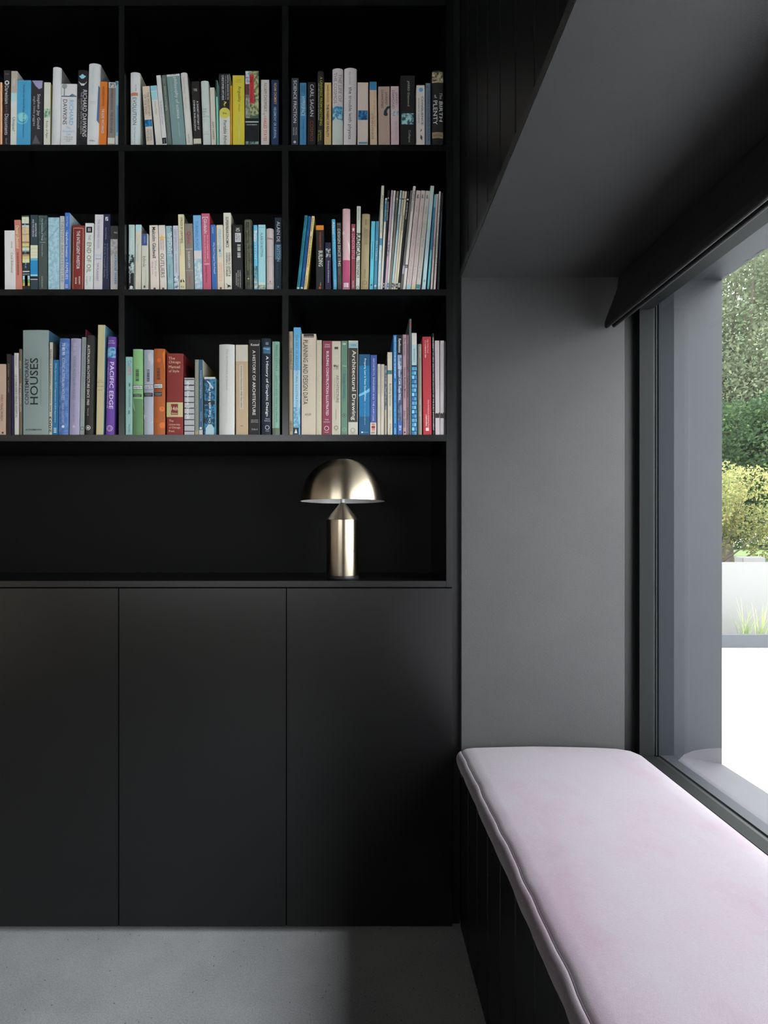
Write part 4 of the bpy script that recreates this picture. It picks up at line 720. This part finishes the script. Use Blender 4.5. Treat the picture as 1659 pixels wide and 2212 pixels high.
bay('middle', 'right', [
 (640.7,647.5,658.2,465,'#1f5f6b','teal slim leaning manual, first of three',[('b',621,624,'#b0aa9f'),(T,'Porter & Goodman',470,494,3.4,'#103a44'),(T,'MANUAL OF GRAPHIC TECHNIQUES 3',504,571,3.6,'#123f48',0,'b'),(T,'Astragal Books',595,615,3.2,'#103a44')]),
 (648.9,655.1,665.9,467,'#1d4573','blue slim leaning manual, second of three',[('b',621,624,'#b0aa9f'),(T,'Porter & Goodman',471,498,3.4,'#0f2a4c'),(T,'MANUAL OF GRAPHIC TECHNIQUES 2',512,580,3.6,'#0f2a4c',0,'b'),(T,'Astragal Books',597,617,3.2,'#0f2a4c')]),
 (656.4,662.8,673.5,466.7,'#a8976f','cream slim leaning manual, third of three',[(T,'Porter & Goodman',471,500,3.4,'#4a412c'),(T,'MANUAL OF GRAPHIC TECHNIQUES 4',511,578,3.6,'#4a412c',0,'b'),(T,'Astragal Books',595,619,3.2,'#4a412c')],dict(side='#8c7d24')),
 (682.6,699.6,682.6,487,'#1c1d1f','black paperback with orange cap',[('b',487,497,'#a8641f'),(T,'THE PENGUIN DICTIONARY OF',501,540,3,'#a8501f',.05),(T,'BUILDING',542,576,9,'#b5ada0',.1,'b'),(T,'Fourth Edition',610,619,2.4,'#98948c',.1),('o',622,2.6,'#94401f')]),
 (702.3,715,702.4,524,'#221f33','short dark purple dictionary with small picture',[('n',537,556,'#8d9095','#25272b',-.4,.44),(T,'Dictionary of Architecture',564,611,4.4,'#9d9ba5',.05)]),
 (719.6,728,716,474,'#3f7c98','mid blue slim hardback with white letters',[(T,'Alessi',479,507,5,'#a9c0cc',0,'b'),(T,'the art factory',509,538,3,'#8fb0bf',0),(T,'ART BOOKS',605,621,2.6,'#8fb0bf',0)],dict(h=1)),
 (729.2,738.6,727.3,481,'#34322f','charcoal slim book with grey serif title',[('x','MODERN',485,7,2.5,'#77746e'),(T,'DESIGN SINCE 1945',495,576,5.5,'#a5a29b',0),(T,'Peter Dormer',580,595,3,'#5f5c57',0)]),
 (739.8,756.4,740,452,'#a5878a','tall pale pink hardback with rose lower third',[('p',[(-.5,503),(-.3,500),(.2,508),(.4,530),(.5,552),(.35,545),(.1,520),(-.2,506),(-.5,508)],'#a6a497'),('b',563,624,'#8d3f5a'),('b',612,622,'#b39aa2',-.32,.3),('b',612,622,'#8d3f5a',-.02,.02)],dict(h=1,side='#7a2436')),
 (758.4,767.4,759,484,'#70343f','dusty maroon slim book with star',[('p',[(0,490),(.1,494),(.35,494.5),(.15,497),(.25,501),(0,498.5),(-.25,501),(-.15,497),(-.35,494.5),(-.1,494)],'#b5a9a2'),(T,'LONDON STYLE',506,560,6,'#a9808a',0),(T,'TASCHEN',606,622,4,'#b5a0a2',0)]),
 (768.5,777,770.9,445.5,'#a0a59b','tall pale grey book with heavy black title',[(T,'ANNETTE LECUYER',449,476,3,'#5e625c',.0),(T,'RADICAL',504,557,8,'#1f2120',0,'b'),(T,'TECTONICS',562,601,5.4,'#1f2120',.05,'b'),('r',621,3,'#1f2120',-.05)]),
 (779,796.3,782.2,463,'#83775c','khaki hardback with faint dark lettering',[(T,'GROPIUS',475,488,3,'#4c4533',0),(T,'ARCHITECTURE',496,530,4,'#5a523e',.12),(T,'and the Spirit of Man',494,532,3.4,'#5a523e',-.12),(T,'GREENWOOD',583,603,3.4,'#5a523e',0),('r',612,4.5,'#5f573f',0)],dict(h=1)),
 (798,806.2,802.4,478,'#4f9aac','aqua slim leaning paperback',[(T,'Complex Ethics',522,559,3.8,'#1f4a5c',0),('o',616,2,'#1f4a5c')]),
 (807,814.3,811.9,478,'#3f6f86','steel blue slim leaning paperback',[(T,'Ethics: A Toolbook',521,564,3.6,'#96b3c0',0),('o',618,2.4,'#a5bcc6')]),
 (815.6,821.8,824,401,'#a5a395','tallest cream journal with blue foot',[('b',515,530,'#3f7890'),('n',530,624,'#7fa3ad','#a3aeac'),(T,'RIBA JOURNAL',423,453,3.2,'#55534b'),(T,'MAY 2002',488,504,2.8,'#77756a')]),
 (822,826.4,832.2,428,'#aaa8a0','thin cream journal with bright blue top',[('b',432,479,'#1c668c'),(T,'Domus',435,440,3,'#a9c0cc'),(T,'Domus Dec',454,468,2.6,'#8fb0c0')]),
 (826.6,830.6,838,411,'#202022','thin black journal, number tab at foot',[('b',427,429,'#9a9894'),(T,'ARCHITECTURE AUSTRALIA',436,477,2.8,'#a9a7a3'),('b',612,621,'#a9a7a3'),('x','1',616.5,2,6,'#222')]),
 (830.8,835.2,845.2,411,'#9c8694','thin pink journal with grey picture',[('n',521,556,'#4f4850','#8d8792'),('b',612,621,'#a9a3a6'),('x','2',616.5,2.6,6,'#333')]),
 (835.4,840,850.5,411.5,'#a9a5a0','thin cream journal with blue number tab',[(T,'ARCHITECTURE AUSTRALIA',436,473,2.8,'#5f8aa0'),('b',612,621,'#1f668c'),('x','4',616.5,2.8,6,'#ccc')]),
 (840.2,845,857,413,'#66635a','thin olive-grey journal',[('b',428,432,'#96938a'),(T,'ARCHITECTURE AUSTRALIA',437,480,2.8,'#3f3d37')]),
 (845.2,849.6,864.4,411.3,'#8ea5b0','thin pale blue journal, black number tab',[('b',428,430,'#2f5d78'),(T,'ARCHITECTURE AUSTRALIA',463,497,2.8,'#2f4452'),('b',612,621,'#1c1c1e'),('x','6',616.5,2.8,6,'#ccc')]),
 (849.8,854,870,412.5,'#aa9f92','thin cream-pink journal',[('b',428,431,'#3a3733'),(T,'ARCHITECTURE AUSTRALIA',435,466,2.8,'#7a7168'),('x','1',616.5,2,6,'#444')]),
 (854.2,858.8,874.8,413,'#aca38a','thin pale yellow journal, black number tab',[('b',428,430,'#6a6040'),(T,'ARCHITECTURE AUSTRALIA',465,498,2.8,'#55503a'),('b',613,623,'#1c1c1e'),('x','4',618,2.8,6,'#ccc')]),
 (859,864,880.2,413,'#1e1e20','thin black journal, white number tab',[('b',429,432,'#a5a39f'),(T,'ARCHITECTURE AUSTRALIA',437,474,2.8,'#a5a39f'),('b',612,621,'#a9a7a3'),('x','3',616.5,2.8,6,'#222')]),
 (864.6,869.8,887,411.3,'#55524f','thin dark grey journal with pale patch',[('b',574,592,'#8a8590'),('b',428,430,'#3a3836')]),
 (870.2,876.2,892.7,402,'#a8a6a1','tall off-white leaning journal',[(T,'Architecture',412,434,4,'#4c4a47',.1),(T,'Techniques+',437,456,4,'#4c4a47',-.2),('b',572,579,'#1d1d1f'),('x','6',575.5,2.8,5,'#ccc')]),
 (877.4,887.6,899.4,411.3,'#a39694','pinkish journal with pale blue foot tab',[('b',615,624,'#7f9fa9'),(T,'wall.',420,429,4.5,'#26221f',0,'b'),(T,'May 2003',445,458,2.8,'#6b6260'),(T,'interiors design entertaining travel',470,612,2,'#6b6260',.15),(T,'the stuff that surrounds you always',465,605,2,'#6b6260',-.15)]),
 (888.3,897.4,910.2,411.3,'#a49895','pinkish journal with yellow foot tab',[('b',615,624,'#a89f76'),(T,'wall.',420,429,4.5,'#26221f',0,'b'),(T,'April 2003',445,459,2.8,'#6b6260'),(T,'interiors design entertaining travel',480,600,2,'#6b6260',.1),(T,'the stuff that surrounds you',490,595,2,'#6b6260',-.2)]),
 (898.2,908,920,412,'#9c9992','grey-cream journal with teal foot tab',[('b',615,624,'#3d6a72'),(T,'wall.',421,430,4.5,'#26221f',0,'b'),(T,'March 2003',446,462,2.8,'#6b6260'),(T,'interiors design entertaining travel',484,602,2,'#6b6260',.1),(T,'the stuff that surrounds you',480,600,2,'#6b6260',-.2)]),
 (911.5,919.5,930.4,401.3,'#8fa5ae','tall pale blue hardback among the journals',[('b',401,440,'#97a19f'),(T,'**',605,610,4,'#222')]),
 (922.4,927.4,938.4,420,'#33647a','thin teal-blue book near shelf end',[('b',420,448,'#5f8793'),('b',540,624,'#4f8f93'),(T,'AUTUMN',424,446,2.6,'#7fa0a9')]),
 (930,934.3,942.8,419,'#a0908f','thin pinkish-white book near shelf end',[(T,'HOUSES',518,533,3,'#55504f')]),
 (937,941,948.7,413.5,'#a29c96','thin white book dense with small print',[(T,'awards yearbook architects and houses',430,605,2.4,'#4f4b49')]),
 (944.4,949.2,953.2,416,'#202428','thin black book with teal lettering',[(T,'University of Technology at Graduate School',460,560,2.4,'#3f6573')]),
], Z2, 624, 2.15)

bay('bottom', 'left', [
 (-8,12,-7,786.5,'#a88d7c','peach short paperback cut by frame edge',[(T,'WINY MAAS MVRDV',852,910,5,'#56423a',.1),('b',933,937,'#333',.1,.3)]),
 (14,23.4,14.2,765,'#211c1a','dark brown-black slim book',[(T,'PETER EISENMAN',786,814,2.8,'#7c6f66',.0),(T,'SUITCASES',822,848,2.8,'#7c6f66',0)],dict(side='#3a2018')),
 (24.6,30,24.4,768,'#1d1838','very thin deep violet book',[]),
 (31.3,40.5,30.3,762.5,'#aba9a3','white slim paperback with thin capitals',[(T,'Hashim Sarkis',769,790,2.8,'#6a6865'),(T,"LE CORBUSIER'S VENICE HOSPITAL",810,903,4.4,'#3d3b39')]),
 (41.4,47.2,41.2,754,'#60503c','brown slim book with pale slanted title',[(T,'BESTIA',780,797,3,'#aaa083'),(T,'THE FORBIDDEN CITY',828,890,4,'#a9a596',0,'b')],dict(side='#3f5a78')),
 (49.4,105.2,49.1,713.5,'#75827f','widest grey book, huge black title reading upward',[('u','CONTEMPORARY',774.5,874.5,8.8,'#1b1c1d',-.33,'b'),('u','HOUSES',774,874.5,17.5,'#1b1c1d',-.04,'b'),('u','KONEMANN EINFAMILIENHAUSER CONTEMPORAINES',774.5,874,2,'#55605d',.22),('x','KÖNEMANN',928.3,34,4.2,'#26292a',-.06,'b'),('b',714,939,'#8d9995',-.45,-.435)],dict(h=1,side='#3a5a70',bf=.8,d=.2)),
 (105.6,112.4,107.2,739.5,'#a9a594','narrow cream magazine between grey book and teal booklet',[(T,'Quaderns d arquitectura i urbanisme 2004',755,890,4,'#1d1d1d',-.05,'b'),('u','2003',900,935,5,'#1d1d1d',-.05,'b')],dict(side='#4a4640')),
 (113,125.2,114.9,777.5,'#1f5f85','short teal-blue paperback in front',[(T,'SMALL Apartments | PETITS Appartements | KLEINE Appartements',785,913,3.6,'#a9bfca',0),('g',924,936,'#a9bfca',-.25,.25,3,'spine_emblem')],dict(d=.125)),
 (126.4,148.2,128.6,731.5,'#3f5b8c','blue mottled thick hardback, white title',[('n',740,939,'#3f5b8c','#4f6ea0'),(T,'70 80 90',742,768,6.5,'#b9bfca',-.02,'b'),(T,'ICONIC AUSTRALIAN HOUSES',774,865,6.3,'#a9b3c4',-.02),(T,'KAREN McCARTNEY',872,914,4,'#97a3b8',-.02),('o',922,3,'#b9bfca',0)],dict(h=1)),
 (149.4,171.4,153,731.5,'#88839a','lilac thick hardback with pale title',[(T,'50 60 70',742,768,6.5,'#a09cae',-.02,'b'),(T,'ICONIC AUSTRALIAN HOUSES',772,865,6.3,'#6a687a',-.02),(T,'KAREN McCARTNEY',872,914,4,'#6f6c80',-.02),('o',922,3,'#9e9aac',0)],dict(h=1)),
 (172,181.1,177,728.5,'#7d8480','grey-green book with curled mark at foot',[(T,'NEW DIRECTIONS IN THE AUSTRALIAN HOUSE',737,862,4,'#5a7078',.15),('r',926,4,'#2c2e30',.1)]),
 (182.2,183.6,184.8,712,'#5a1c2c','very thin crimson booklet, cover showing above',[],dict(sb=.012)),
 (184.4,200,187.2,725,'#242221','black thick hardback with white capitals',[(T,'AUSTRALIAN ARCHITECTURE SINCE 1960',746,876,6,'#bcb9b4',-.12,'b'),(T,'TAYLOR',882,899,3.4,'#a19e99',-.12),('r',924.5,5.2,'#bcb9b4',-.08),('o',924.5,2.4,'#bcb9b4',-.08)],dict(h=1,side='#3a3835')),
 (207.4,223,211.6,702,'#a99f7c','tallest cream-yellow book',[('x','Foto:',822,6,2,'#5a543f'),('x','Giorgio Furuzzo',826,14,2.6,'#5a543f'),('x','Luca Fedrighi',835,14,2.6,'#5a543f'),('x','Mago Mo',843,9,2.6,'#5a543f')],dict(side='#4f7f98')),
 (228,246.6,232.9,728,'#5b3a86','purple hardback with blue bridge picture',[('n',751,774,'#1f5f8c','#6f9db8'),('x','PETER',737.5,11,2.6,'#b9aac8'),('x','ZELLNER',742,15,2.6,'#b9aac8'),(T,'PACIFIC EDGE',783,884,8.5,'#c0b4cc',.12,'b'),(T,'CONTEMPORARY ARCHITECTURE ON THE PACIFIC RIM',782,882,2.6,'#b0a2c0',-.32,'b'),('r',926,6.5,'#a797b8',0),('r',926,3.5,'#a797b8',0)],dict(h=1)),
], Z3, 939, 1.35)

bay('bottom', 'middle', [
 (271.2,286.2,271.3,771,'#7da199','pale aqua paperback, hand-drawn coloured title',[(T,'Con',779,792,8,'#2f6f9c',.08),(T,'tent',793,811,8,'#b0676a',.12),(T,'OMA',827,836,4,'#2a3a38',.1,'b'),(T,'REM KOOLHAAS',842,880,4,'#3c504c',.1),(T,'&&&',887,895,4,'#2a3a38',.05,'b'),(T,'TASCHEN',916,934,3.6,'#3c504c',.05)]),
 (287,308.8,287,755,'#6f9a66','light green hardback with black barcode',[('b',755,757,'#8f9f90'),('b',862,939,'#4f6f4a'),('p',[(-.45,880),(-.45,862),(.5,862),(.5,876),(-.3,888)],'#7da283'),('g',798,825,'#20261f',-.18,.15,11),('b',832.5,842.5,'#25282a',-.46,.44),('b',833.5,841.5,'#a9aeaa',-.44,.42),('x','verb',837.3,15,5.4,'#20242a',0),('x','PROCESSING',846,17,2.2,'#56705a'),('b',851.5,858,'#26292b',-.46,.4),('x','architecture',853.3,15,1.8,'#a9aeaa'),('x','boogazine',856.2,12,1.8,'#a9aeaa')],dict(h=1,gloss=1)),
 (310.6,331.8,310.8,756.3,'#8b909b','silver-grey hardback with black barcode',[('p',[(-.05,765),(.3,762),(.5,780),(.35,790),(0,778)],'#9c9da0'),('p',[(-.5,895),(-.2,898),(.45,912),(.3,916),(-.5,905)],'#9c9da0'),('g',799,825,'#26282c',-.15,.13,11),('b',831.5,841.5,'#25282a',-.46,.44),('b',832.5,840.5,'#a9aeb0',-.44,.42),('x','verb',836.3,15,5.4,'#20242a',0),('x','CONNECTION',845,17,2.2,'#6a7080'),('b',849,857.5,'#26292b',-.46,.44),('x','architecture',851.8,15,1.8,'#a9aeaa'),('x','boogazine',854.8,12,1.8,'#a9aeaa')],dict(h=1,gloss=1)),
 (332.2,356.4,332.4,754,'#8f4a1f','orange-brown hardback with orange spots',[('o',779,4.5,'#b3541f',-.02),('o',884,5.5,'#b5602a',.25),('o',919,6.5,'#b5602a',.3),('o',908,5,'#a0501f',-.3),('p',[(.5,755),(.3,765),(.45,800),(.5,840)],'#b3602c'),('g',796,822,'#23201e',-.2,.1,11),('b',829.5,839.5,'#25282a',-.46,.3),('b',830.5,838.5,'#a9aeb0',-.44,.28),('x','verb',834.3,15,5.4,'#20242a',-.08),('x','MATTERS',843,18,3.2,'#4a2818',-.06),('b',847.5,856.5,'#26292b',-.44,.26),('x','architecture',850.5,15,1.8,'#a9aeaa',-.08),('x','boogazine',853.6,12,1.8,'#a9aeaa',-.08)],dict(h=1,gloss=1,side='#7a3d18')),
 (359.8,395.8,359.8,764,'#6e2724','wide brick-red hardback, cream label band',[('b',869.5,901,'#a39a70'),('b',873,896.5,'#6e2724',-.22,.2),('x','The',774.5,14,6,'#c3a585',-.17),('x','Chicago',783.5,25,7,'#c3a585',0),('x','Manual',793,24,6,'#c3a585',-.02),('x','of Style',803,22.5,7,'#c3a585',-.04),('x','14th',883,14,8,'#c9b898',0),('x','Edition',893.5,12,3.2,'#c9b898',0),('x','The',909.5,10,5,'#c3a585',-.2),('x','University',918,24,5.5,'#c3a585',-.01),('x','of Chicago',924.5,25,5.5,'#c3a585',0),('x','Press',931.5,12,4.5,'#c3a585',-.18)],dict(h=1,side='#4f1a1a',bf=.6)),
 (398.2,419.8,398.2,816.5,'#97989b','short grey book printed like stacked bricks',[('g',817.5,937,'#1d1d1f',-.49,.49,1,'spine_band')]+[('b',820.2+12.4*i-1,820.2+12.4*i+.8,'#161618') for i in range(10)]+[('b',816.5,819.2,'#97989b')]+[('b',821+12.4*i,831.4+12.4*i,'#97989b') for i in range(9)]+[('b',932.6,939,'#97989b'),(T,'the house book',824,906,7,'#c4c4c4',-.1)]),
 (420.8,429.2,420.8,777,'#74766b','grey-olive slim paperback',[('b',932,939,'#8f8460'),(T,'ELEMENTS OF TYPOGRAPHIC STYLE',784,874,3.6,'#8f9084',0)]),
 (429.5,438,429.5,777,'#2f4f66','steel-blue slim paperback with white title',[('b',929,939,'#a5a299'),(T,'Grid Systems: Principles of Organizing Type',800,861,3.2,'#a9b3bb',.05,'b'),(T,'Kimberly Elam',890,911,3,'#97a3ad',.05),('o',925,2.6,'#a9b3bb',0)],dict(side='#989584')),
 (441,465,441,814.5,'#3f7f9f','short blue and white photo-collage book',[('n',819,939,'#2e7196','#14303f'),('b',814.5,819,'#a9aaa5'),('p',[(-.3,822),(-.1,824),(.35,838),(.3,841),(-.05,830)],'#a9b3b8'),('b',866,874,'#1d2429'),('n',905,912,'#1f3f52','#0f2430'),('p',[(-.35,939),(-.35,925),(-.1,917),(.2,917),(.4,925),(.4,939)],'#8fa8ae'),('u','On Tour with Renzo Piano',827,914,5,'#b9bfc0',0,'b')],dict(side='#6f95ab')),
 (472.8,506.6,473.3,745,'#a9a9a5','wide white rounded hardback, faint title',[(T,'The Architecture in Science',755,844,4.6,'#85867f',.05),(T,'Peter Galison and Thompson',855,915,3,'#9d9d96',0)],dict(h=1,side='#8c8752',bf=1.7)),
 (509.6,536,509,745,'#a08c72','peach-beige paperback, cream top and label',[('b',745,781,'#a8a396'),('b',788,884,'#a59b8e',-.2,.12),(T,'Architecture Theory since 1968  Hays, editor',790,882,3.8,'#36322c',-.04),('x','the',920,5,3,'#3d372f')]),
 (537.2,560.6,537.2,734,'#1e1b1b','black thick paperback with white capitals',[('x','Kostof',745,18,5,'#c4c0bb',.1,'b'),(T,'A History of Architecture'.upper(),757,897,6.5,'#bab6b0',0,'b'),('x','SECOND',908,15,3,'#97938e',.05),('x','EDITION',912,15,3,'#97938e',.05),('x','Oxford',927.5,13,4,'#97938e',.05)],dict(side='#7f9196')),
 (564.4,585,564.4,731.5,'#151d27','dark navy thick hardback, blue square label',[('b',750,764.5,'#2f5a75',-.28,.46),('x','Meggs',754.5,14,4,'#a9b9c4',.08),('b',740,746,'#5b626b',-.02,.28),(T,'A History of Graphic Design',770,900,6.8,'#bcc0c4',.12,'b'),('x','Third',905.5,9,3,'#97a0a8',.15),('x','Edition',909.5,12,3,'#97a0a8',.15),('r',924,4.6,'#97a0a8',.15),('x','WILEY',931.5,8,2,'#97a0a8',.15)],dict(h=1)),
 (588.2,604.4,588.2,738.5,'#6f9282','sage green hardback with white edge',[('b',738.5,939,'#aab0aa',-.5,-.34),('b',925,939,'#56604f'),(T,'PERIOD DETAILS',746,802,4.6,'#3f5a50',.12),(T,'JUDITH AND MARTIN MILLER',812,913,4.6,'#3f5a50',.08)],dict(h=1)),
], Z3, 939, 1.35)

bay('bottom', 'right', [
 (624.0,625.2,624.0,716,'#6b5f50','very thin brown booklet against divider',[]),
 (625.4,632.6,625.4,716,'#8f826c','tan slim book with black capitals',[(T,'ARMENIA',724,736,2.4,'#5c5240'),(T,'THE WORLD OF',752,799,4.4,'#2e281f'),(T,'ABRAMS',910,932,4,'#2e281f')]),
 (633.2,648.6,634.2,707.5,'#5f94b3','tall light blue book, black foot logo',[('b',707.5,730,'#4f8db0'),('b',800,880,'#89aabb'),('n',880,925,'#7fa5b5','#4f8098'),('b',924,939,'#2a2f33',-.5,.3),('p',[(-.3,936),(-.1,926),(.1,936)],'#b9bdc0'),(T,'THE ART OF ARCHITECTURAL ILLUSTRATION 2',723,888,4.4,'#3f6278',-.02)],dict(side='#5a7f90')),
 (651,682.4,651.4,721.5,'#aa9f8e','wide cream book, long thin black title',[('b',722,729,'#1d1a1c',-.36,.36),('x','SECOND EDITION',727,21,2.2,'#b0a8a0',-.01),('b',721.5,939,'#b08f90',-.5,-.46),(T,'PLANNING AND DESIGN DATA',735,874,10,'#201e1c',-.22),(T,'METRIC HANDBOOK',735,830,8,'#b5ab9c',.12),('x','ADLER',895.5,13.5,4.6,'#4a453e',-.04)]),
 (683,694.8,683.4,735,'#a39c88','slim plain cream paperback',[(T,'ARCHITECTURAL PRESENTATION TECHNIQUES',745,930,4.4,'#b5ae9c',0)]),
 (695.4,715.8,696.9,736.3,'#6f3240','maroon thick paperback with white capitals',[('x','CHING',744.8,11,3,'#c3b0b2'),('x','ADAMS',749.5,12,3,'#c3b0b2'),(T,'BUILDING CONSTRUCTION ILLUSTRATED',759,898,5.6,'#c6b6b6',.05,'b'),('x','THIRD',906.8,9,2.6,'#b9a6a8'),('x','EDITION',912,12.5,2.6,'#b9a6a8'),('r',925.5,5.2,'#b9a6a8'),('x','WILEY',934,10,2.6,'#b9a6a8')]),
 (716.6,735.8,716.9,737,'#a39c8c','cream paperback, small black drawing mark',[('b',749.5,754.5,'#3a3834',-.2,.22),('n',788,798,'#3a3834','#9a9384',-.3,.25),('x','CHING',770,8,3,'#b5ae9c'),(T,'ARCHITECTURE',811,870,5.4,'#57534a',.15),(T,'Form, Space, and Order',817,864,3.4,'#6d685d',-.2),(T,'Second Edition',884,907,2.6,'#6d685d',0),('r',924,4.4,'#4a463e'),('x','WILEY',930,7,2,'#6d685d')]),
 (736.6,750.6,736.9,736.5,'#54705f','grey-green paperback with blue title',[('b',741,745.5,'#8d9c8f',-.25,.25),('x','Ching',791,8,3.4,'#b3bcb2'),(T,'Design Drawing',808,861,6.4,'#3a5578',.0,'b'),('o',897,4,'#2c3634'),('r',897,2.6,'#a9b3a9'),('r',928,3.8,'#7d9185'),('x','WILEY',934.5,6,2,'#6f8578')]),
 (751.8,773,752.4,736,'#9f9f93','thick book, dark block with white blackletter-like title',[('b',740.5,752,'#7697a0',-.46,.46),('x','YEE',746,13,3.4,'#2f4a54',.02),('b',752,912,'#34322f',-.46,.46),(T,'Architectural Drawing',757,908,11,'#b5b2a4',.04,'b'),('r',930,5,'#6b6a60'),('x','WILEY',937,8,2,'#6b6a60')],dict(side='#4a4a44')),
 (775.2,798.8,775.5,765.5,'#1d5f86','deep blue paperback with light streak',[('b',765.5,790,'#1d4866'),('p',[(-.5,852),(.1,845),(.5,838),(.5,846),(.1,851),(-.5,857)],'#5f9dba'),('b',900,939,'#1d4866'),(T,'Property Law in New South Wales',775,867,5,'#b3c3cc',.05,'b'),(T,'Janice Gray Brendan Edgeworth',871,918,2.4,'#8fa9b5',.05),('o',934,1.8,'#b3c3cc',-.2),('x','Butterworths',934,11,1.8,'#8fa9b5',.12)]),
 (799.4,813.4,800.2,767,'#34487e','blue paperback, white foot with red emblem',[('b',913,939,'#aaa59a'),('g',915,931,'#9c3a3a',-.25,.25,9,'spine_emblem'),('b',921,924.5,'#1d1a1a',-.28,.28),('x','FP',935,7,4,'#1d1a1a'),(T,'ARCHITECTS, ENGINEERS AND THE LAW',774,894,4.4,'#a3aabf',.0),(T,'COOKE',895,910,4,'#a3aabf',0)]),
 (815,821.8,815.3,786.5,'#a39c8f','slim cream book, third from blue one',[(T,'PRINCIPLES OF SERVICE',793,850,3.2,'#877f72'),(T,'K J WYATT',876,899,3,'#7f9a8c')]),
 (822.2,829.6,822.9,787,'#a59e91','slim cream book beside its near twin',[(T,'PRINCIPLES OF SERVICE',793,850,3.2,'#877f72'),(T,'K J WYATT',876,899,3,'#7f9a8c')]),
 (830.8,836,830.6,790,'#6f777d','thin grey-blue patterned book',[('n',790,885,'#6f777d','#464c53'),('b',885,939,'#8a836f')]),
 (837.2,847.8,836.6,761,'#a59f8e','cream paperback with teal stripe',[('b',800,808.5,'#2f5f66'),(T,'Building Services',829,877,5,'#45413a',.05),(T,'3rd Edition',887,906,2.6,'#6a655a',.05),(T,'R F Parlour',916,938,3.4,'#45413a',.05)],dict(side='#3a3834')),
 (849.4,857.6,849.2,723.8,'#1f608f','tall bright blue slim book, white capitals',[(T,'DESIGN WITHOUT POWER AND THE ENVIRONMENT',727,818,3,'#a9c0cf',0,'b'),(T,'TOWARDS ECOLOGICALLY SUSTAINABLE DEVELOPMENT',825,915,2.6,'#8fb0c4',0),(T,'LEVINE',925,938,2.6,'#a9c0cf',0)]),
 (858.8,868.8,858.4,723.5,'#55617c','tall book, black top, blue-grey photo spine',[('n',767,939,'#5a6480','#343c52'),('b',723.5,767,'#161618'),('b',767,798,'#75839a'),('b',773,790,'#4a5566',.05,.4),('b',910,939,'#2f4f88'),(T,'Rawlinsons',732,762,5.4,'#c3c1bd',0,'b'),(T,'Construction Cost Guide 2016',781,864,4.4,'#c3c5cb',0,'b'),(T,'2016',919,930,5,'#c3c5cb',.1,'b')]),
 (870.2,878.4,869.8,723,'#8d767c','dusty pink book, thin dark title',[(T,'The Australian',730,768,4.2,'#3d3034',0),(T,'House Building Manual',794,860,4.6,'#33282b',0,'b'),(T,'Allan Staines',887,924,4.4,'#3d3034',0),('o',934,2,'#221a1c')]),
 (878.7,883.2,878.7,723.3,'#6a5258','narrow darker pink book beside its wider twin',[(T,'The Australian Deck & Pergola',744,805,2.6,'#2a2022'),(T,'Construction Manual',812,858,2.8,'#2a2022'),(T,'Allan Staines',880,907,2.6,'#2a2022')]),
 (884,888.8,883.9,689,'#4c5557','tallest thin grey book with red mark',[('b',696,706.5,'#93392c',-.1,.4)]),
 (889.6,900.8,889.2,719.5,'#5f93b3','white-topped book with blue window-grid pattern',[('b',719.5,745,'#aaa59c'),('b',745,789,'#8fa3a5'),(T,'BATESMART',754,783,4,'#56656a'),('b',789,939,'#16283a')]+[('b',793+9.3*i,800.4+9.3*i,('#4f86ad','#2f5f8c','#6aa5bf','#3f7aa0')[(i*7+j*3)%4],(-.47,.02,.34)[j],(-.02,.3,.47)[j]) for i in range(16) for j in range(3)]),
 (902.6,911.6,901.8,743.8,'#6d695f','olive-grey slim hardback, pale small title',[(T,'BATES SMART',750,774,3.6,'#98958a'),(T,'SYDNEY',862,876,3,'#98958a'),(T,'93-00',890,900,3,'#98958a')],dict(h=1)),
 (914,932.6,912.4,727.5,'#8e2b32','tall scarlet hardback with white lettering',[(T,'High Wafter Hotel',734,763,3.6,'#c3a0a0',.1),('g',736,774,'#c3a0a0',-.22,-.1,14,'spine_emblem'),(T,'China Architecture & Building Press',864,925,3.8,'#c0a3a3',.12),('g',895,922,'#c0a3a3',-.18,-.05,10,'spine_emblem'),('b',924,931,'#c0a3a3',-.18,.18)]),
 (934.4,938.4,933.6,720,'#141416','very thin black book with white print',[(T,'UNIVERSITY OF NEW SOUTH WALES FACULTY OF THE BUILT ENVIRONMENT',729,930,2.4,'#b0aeab',0,'b')]),
 (940.4,950.2,939.2,736,'#9a9294','lilac-white book, dark tree silhouette, left twin',[('b',894,903,'#26201f'),('p',[(-.5,895),(-.2,892),(.2,894),(.3,891),(.5,892),(.5,896),(-.5,896)],'#26201f'),(T,'THE ARCHITECTURE OF THE COUNTRY',742,845,2,'#857d80')]),
 (950.6,959,950.8,736,'#969092','lilac-white book, dark tree silhouette, right twin',[('b',894,903.5,'#26201f'),('p',[(-.5,895),(-.2,892),(.2,894),(.3,891),(.5,892),(.5,896),(-.5,896)],'#26201f'),(T,'THE ARCHITECTURE OF THE COUNTRY',742,845,2,'#857d80')]),
 (960.4,962.6,960.4,737,'#5f5a58','very thin grey booklet against end panel',[('b',893,905,'#26201f')]),
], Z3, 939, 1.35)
